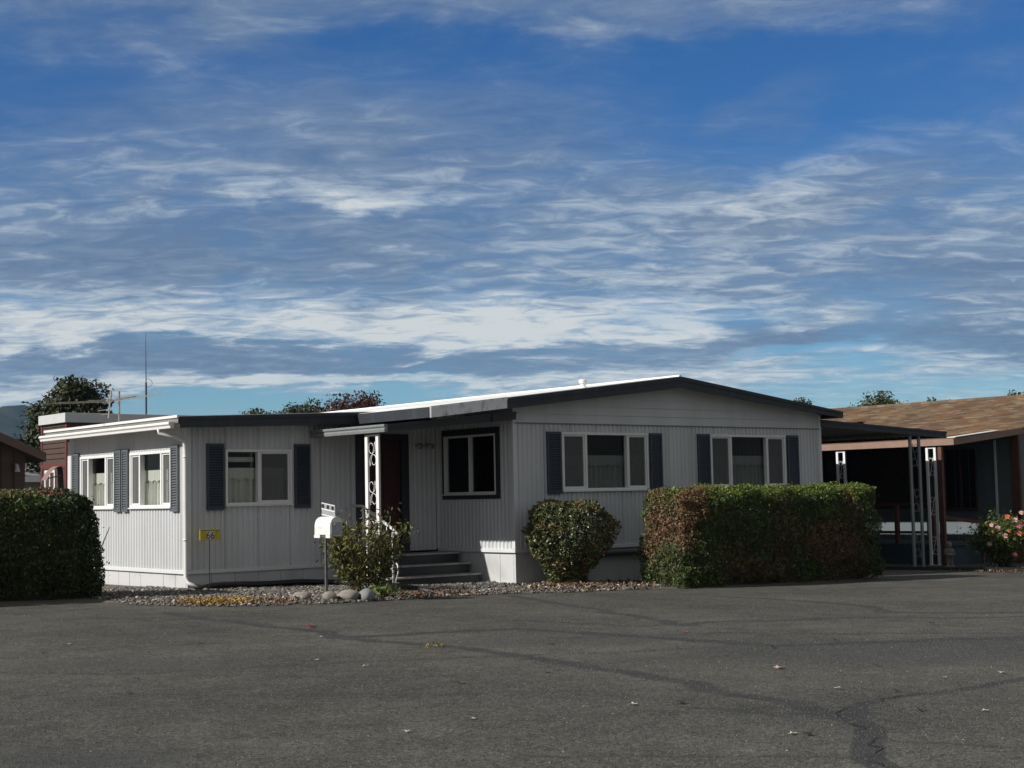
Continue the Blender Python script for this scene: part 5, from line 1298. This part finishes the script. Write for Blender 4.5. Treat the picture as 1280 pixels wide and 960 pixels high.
cover = ramp_(zs, [(0.0, .85), (k(540), .55), (k(510), .50), (k(474), .92), (k(400), 1.0), (k(330), .96), (k(290), .90), (k(255), .80), (k(222), .50), (k(170), .38), (k(110), .28), (k(40), .40), (1.0, .45)], 'EASE')
cover = total(cover, bank(400, 503, 330, 26, -1.0), bank(1000, 463, 95, 13, -.55), bank(400, 190, 480, 75, .40), bank(1040, 170, 330, 95, -.42), bank(760, 100, 600, 40, -.22), bank(640, 15, 900, 60, .42), bank(150, 60, 240, 50, .22), bank(1130, 240, 300, 40, .25, .2), bank(1000, 150, 110, 60, .35))
bright = ramp_(zs, [(0.0, .8), (k(500), .62), (k(474), .74), (k(456), .30), (k(440), .34), (k(424), .74), (k(385), .74), (k(362), .50), (k(340), .30), (k(300), .28), (k(262), .44), (k(235), .27), (k(190), .20), (k(110), .28), (k(40), .28), (1.0, .30)], 'EASE')
bright = total(bright, bank(680, 405, 400, 42, .32), bank(150, 400, 330, 45, .08), bank(1180, 390, 330, 80, -.40), bank(230, 300, 430, 50, -.18), bank(160, 200, 200, 40, .22), bank(430, 250, 250, 26, .40, -.15), bank(1150, 215, 260, 30, .40, .2), bank(1100, 440, 400, 22, -.3), bank(850, 320, 330, 45, .22), bank(350, 445, 420, 16, -.35), bank(420, 466, 420, 12, .5))
m1 = cen(nm, 2.7); m2 = cen(nr_, 2.6); m3 = cen(nv_, 2.4)
low = ramp_(zs, [(k(380), 1.0), (k(230), .9), (k(150), .55), (1.0, .50)])       # ripples belong to the lower deck
m2 = math_('MULTIPLY', m2, low)
alpha = total(cover, math_('MULTIPLY', m1, .60), math_('MULTIPLY', m3, .45), math_('MULTIPLY', m2, 0.30))
alpha = math_('MULTIPLY', alpha, 1.0, clamp=True)
alpha = math_('MULTIPLY', alpha, math_('ADD', math_('MULTIPLY', cover, 0.55), 0.38), clamp=True)
br_ = math_('ADD', bright, math_('ADD', math_('MULTIPLY', m1, 0.42), math_('MULTIPLY', m2, 0.72)), clamp=True)
ccol = ramp_(br_, [(0.0, (1.35, 1.95, 3.05)), (0.35, (2.05, 2.75, 3.85)), (0.7, (4.4, 5.1, 5.8)), (1.0, (7.3, 7.5, 7.3))])
tint = N_('ShaderNodeMixRGB', blend_type='MULTIPLY'); tint.inputs['Fac'].default_value = 1; L.new(sky.outputs[0], tint.inputs['Color1']); L.new(ramp_(z, [(0.04, (.60, .86, .95)), (0.12, (.36, .68, .95)), (0.24, (.19, .49, .84))]), tint.inputs['Color2'])
mx = N_('ShaderNodeMixRGB', blend_type='MIX'); L.new(alpha, mx.inputs['Fac']); L.new(tint.outputs[0], mx.inputs['Color1']); L.new(ccol, mx.inputs['Color2'])
# unseen grey-white deck added overhead and behind the viewer to make shade light neutral
deck = N_('ShaderNodeMixRGB', blend_type='MIX')
hi = ramp_(z, [(0.33, 0.0), (0.50, 1.0)]); bk = ramp_(math_('ADD', math_('MULTIPLY', fwd, 0.5), 0.5), [(0.55, 1.0), (0.80, 0.0)])
df = math_('MAXIMUM', hi, bk)
dcol = ramp_(nm, [(0.3, (1.95, 2.0, 2.06)), (0.7, (3.25, 3.3, 3.36))])
L.new(df, deck.inputs['Fac']); L.new(mx.outputs[0], deck.inputs['Color1']); L.new(dcol, deck.inputs['Color2'])
L.new(deck.outputs[0], bg.inputs['Color']); bg.inputs['Strength'].default_value = 0.1

cam = bpy.data.cameras.new('camera'); co = bpy.data.objects.new('camera', cam); COL.objects.link(co); scene.camera = co
cam.sensor_width = 36; cam.lens = 1850 / 1280 * 36; cam.clip_start = 0.1; cam.clip_end = 9000
f = Vector((.635, .773, 0)).normalized(); pitch = math.atan(140 / 1850); fw = f * math.cos(pitch) + Vector((0, 0, math.sin(pitch)))
r0 = fw.cross(Vector((0, 0, 1))).normalized(); u0 = r0.cross(fw); c_, s_ = math.cos(.020), math.sin(.020)
R_ = r0 * c_ - u0 * s_; U_ = u0 * c_ + r0 * s_
co.matrix_world = Matrix(((R_.x, U_.x, -fw.x, -15.75), (R_.y, U_.y, -fw.y, -19.17), (R_.z, U_.z, -fw.z, 1.5), (0, 0, 0, 1)))
vs = scene.view_settings; vs.view_transform = 'Standard'; vs.look = 'None'; vs.exposure = 0; vs.gamma = 1; vs.use_curve_mapping = False
scene.cycles.max_bounces = 8; scene.cycles.transparent_max_bounces = 12
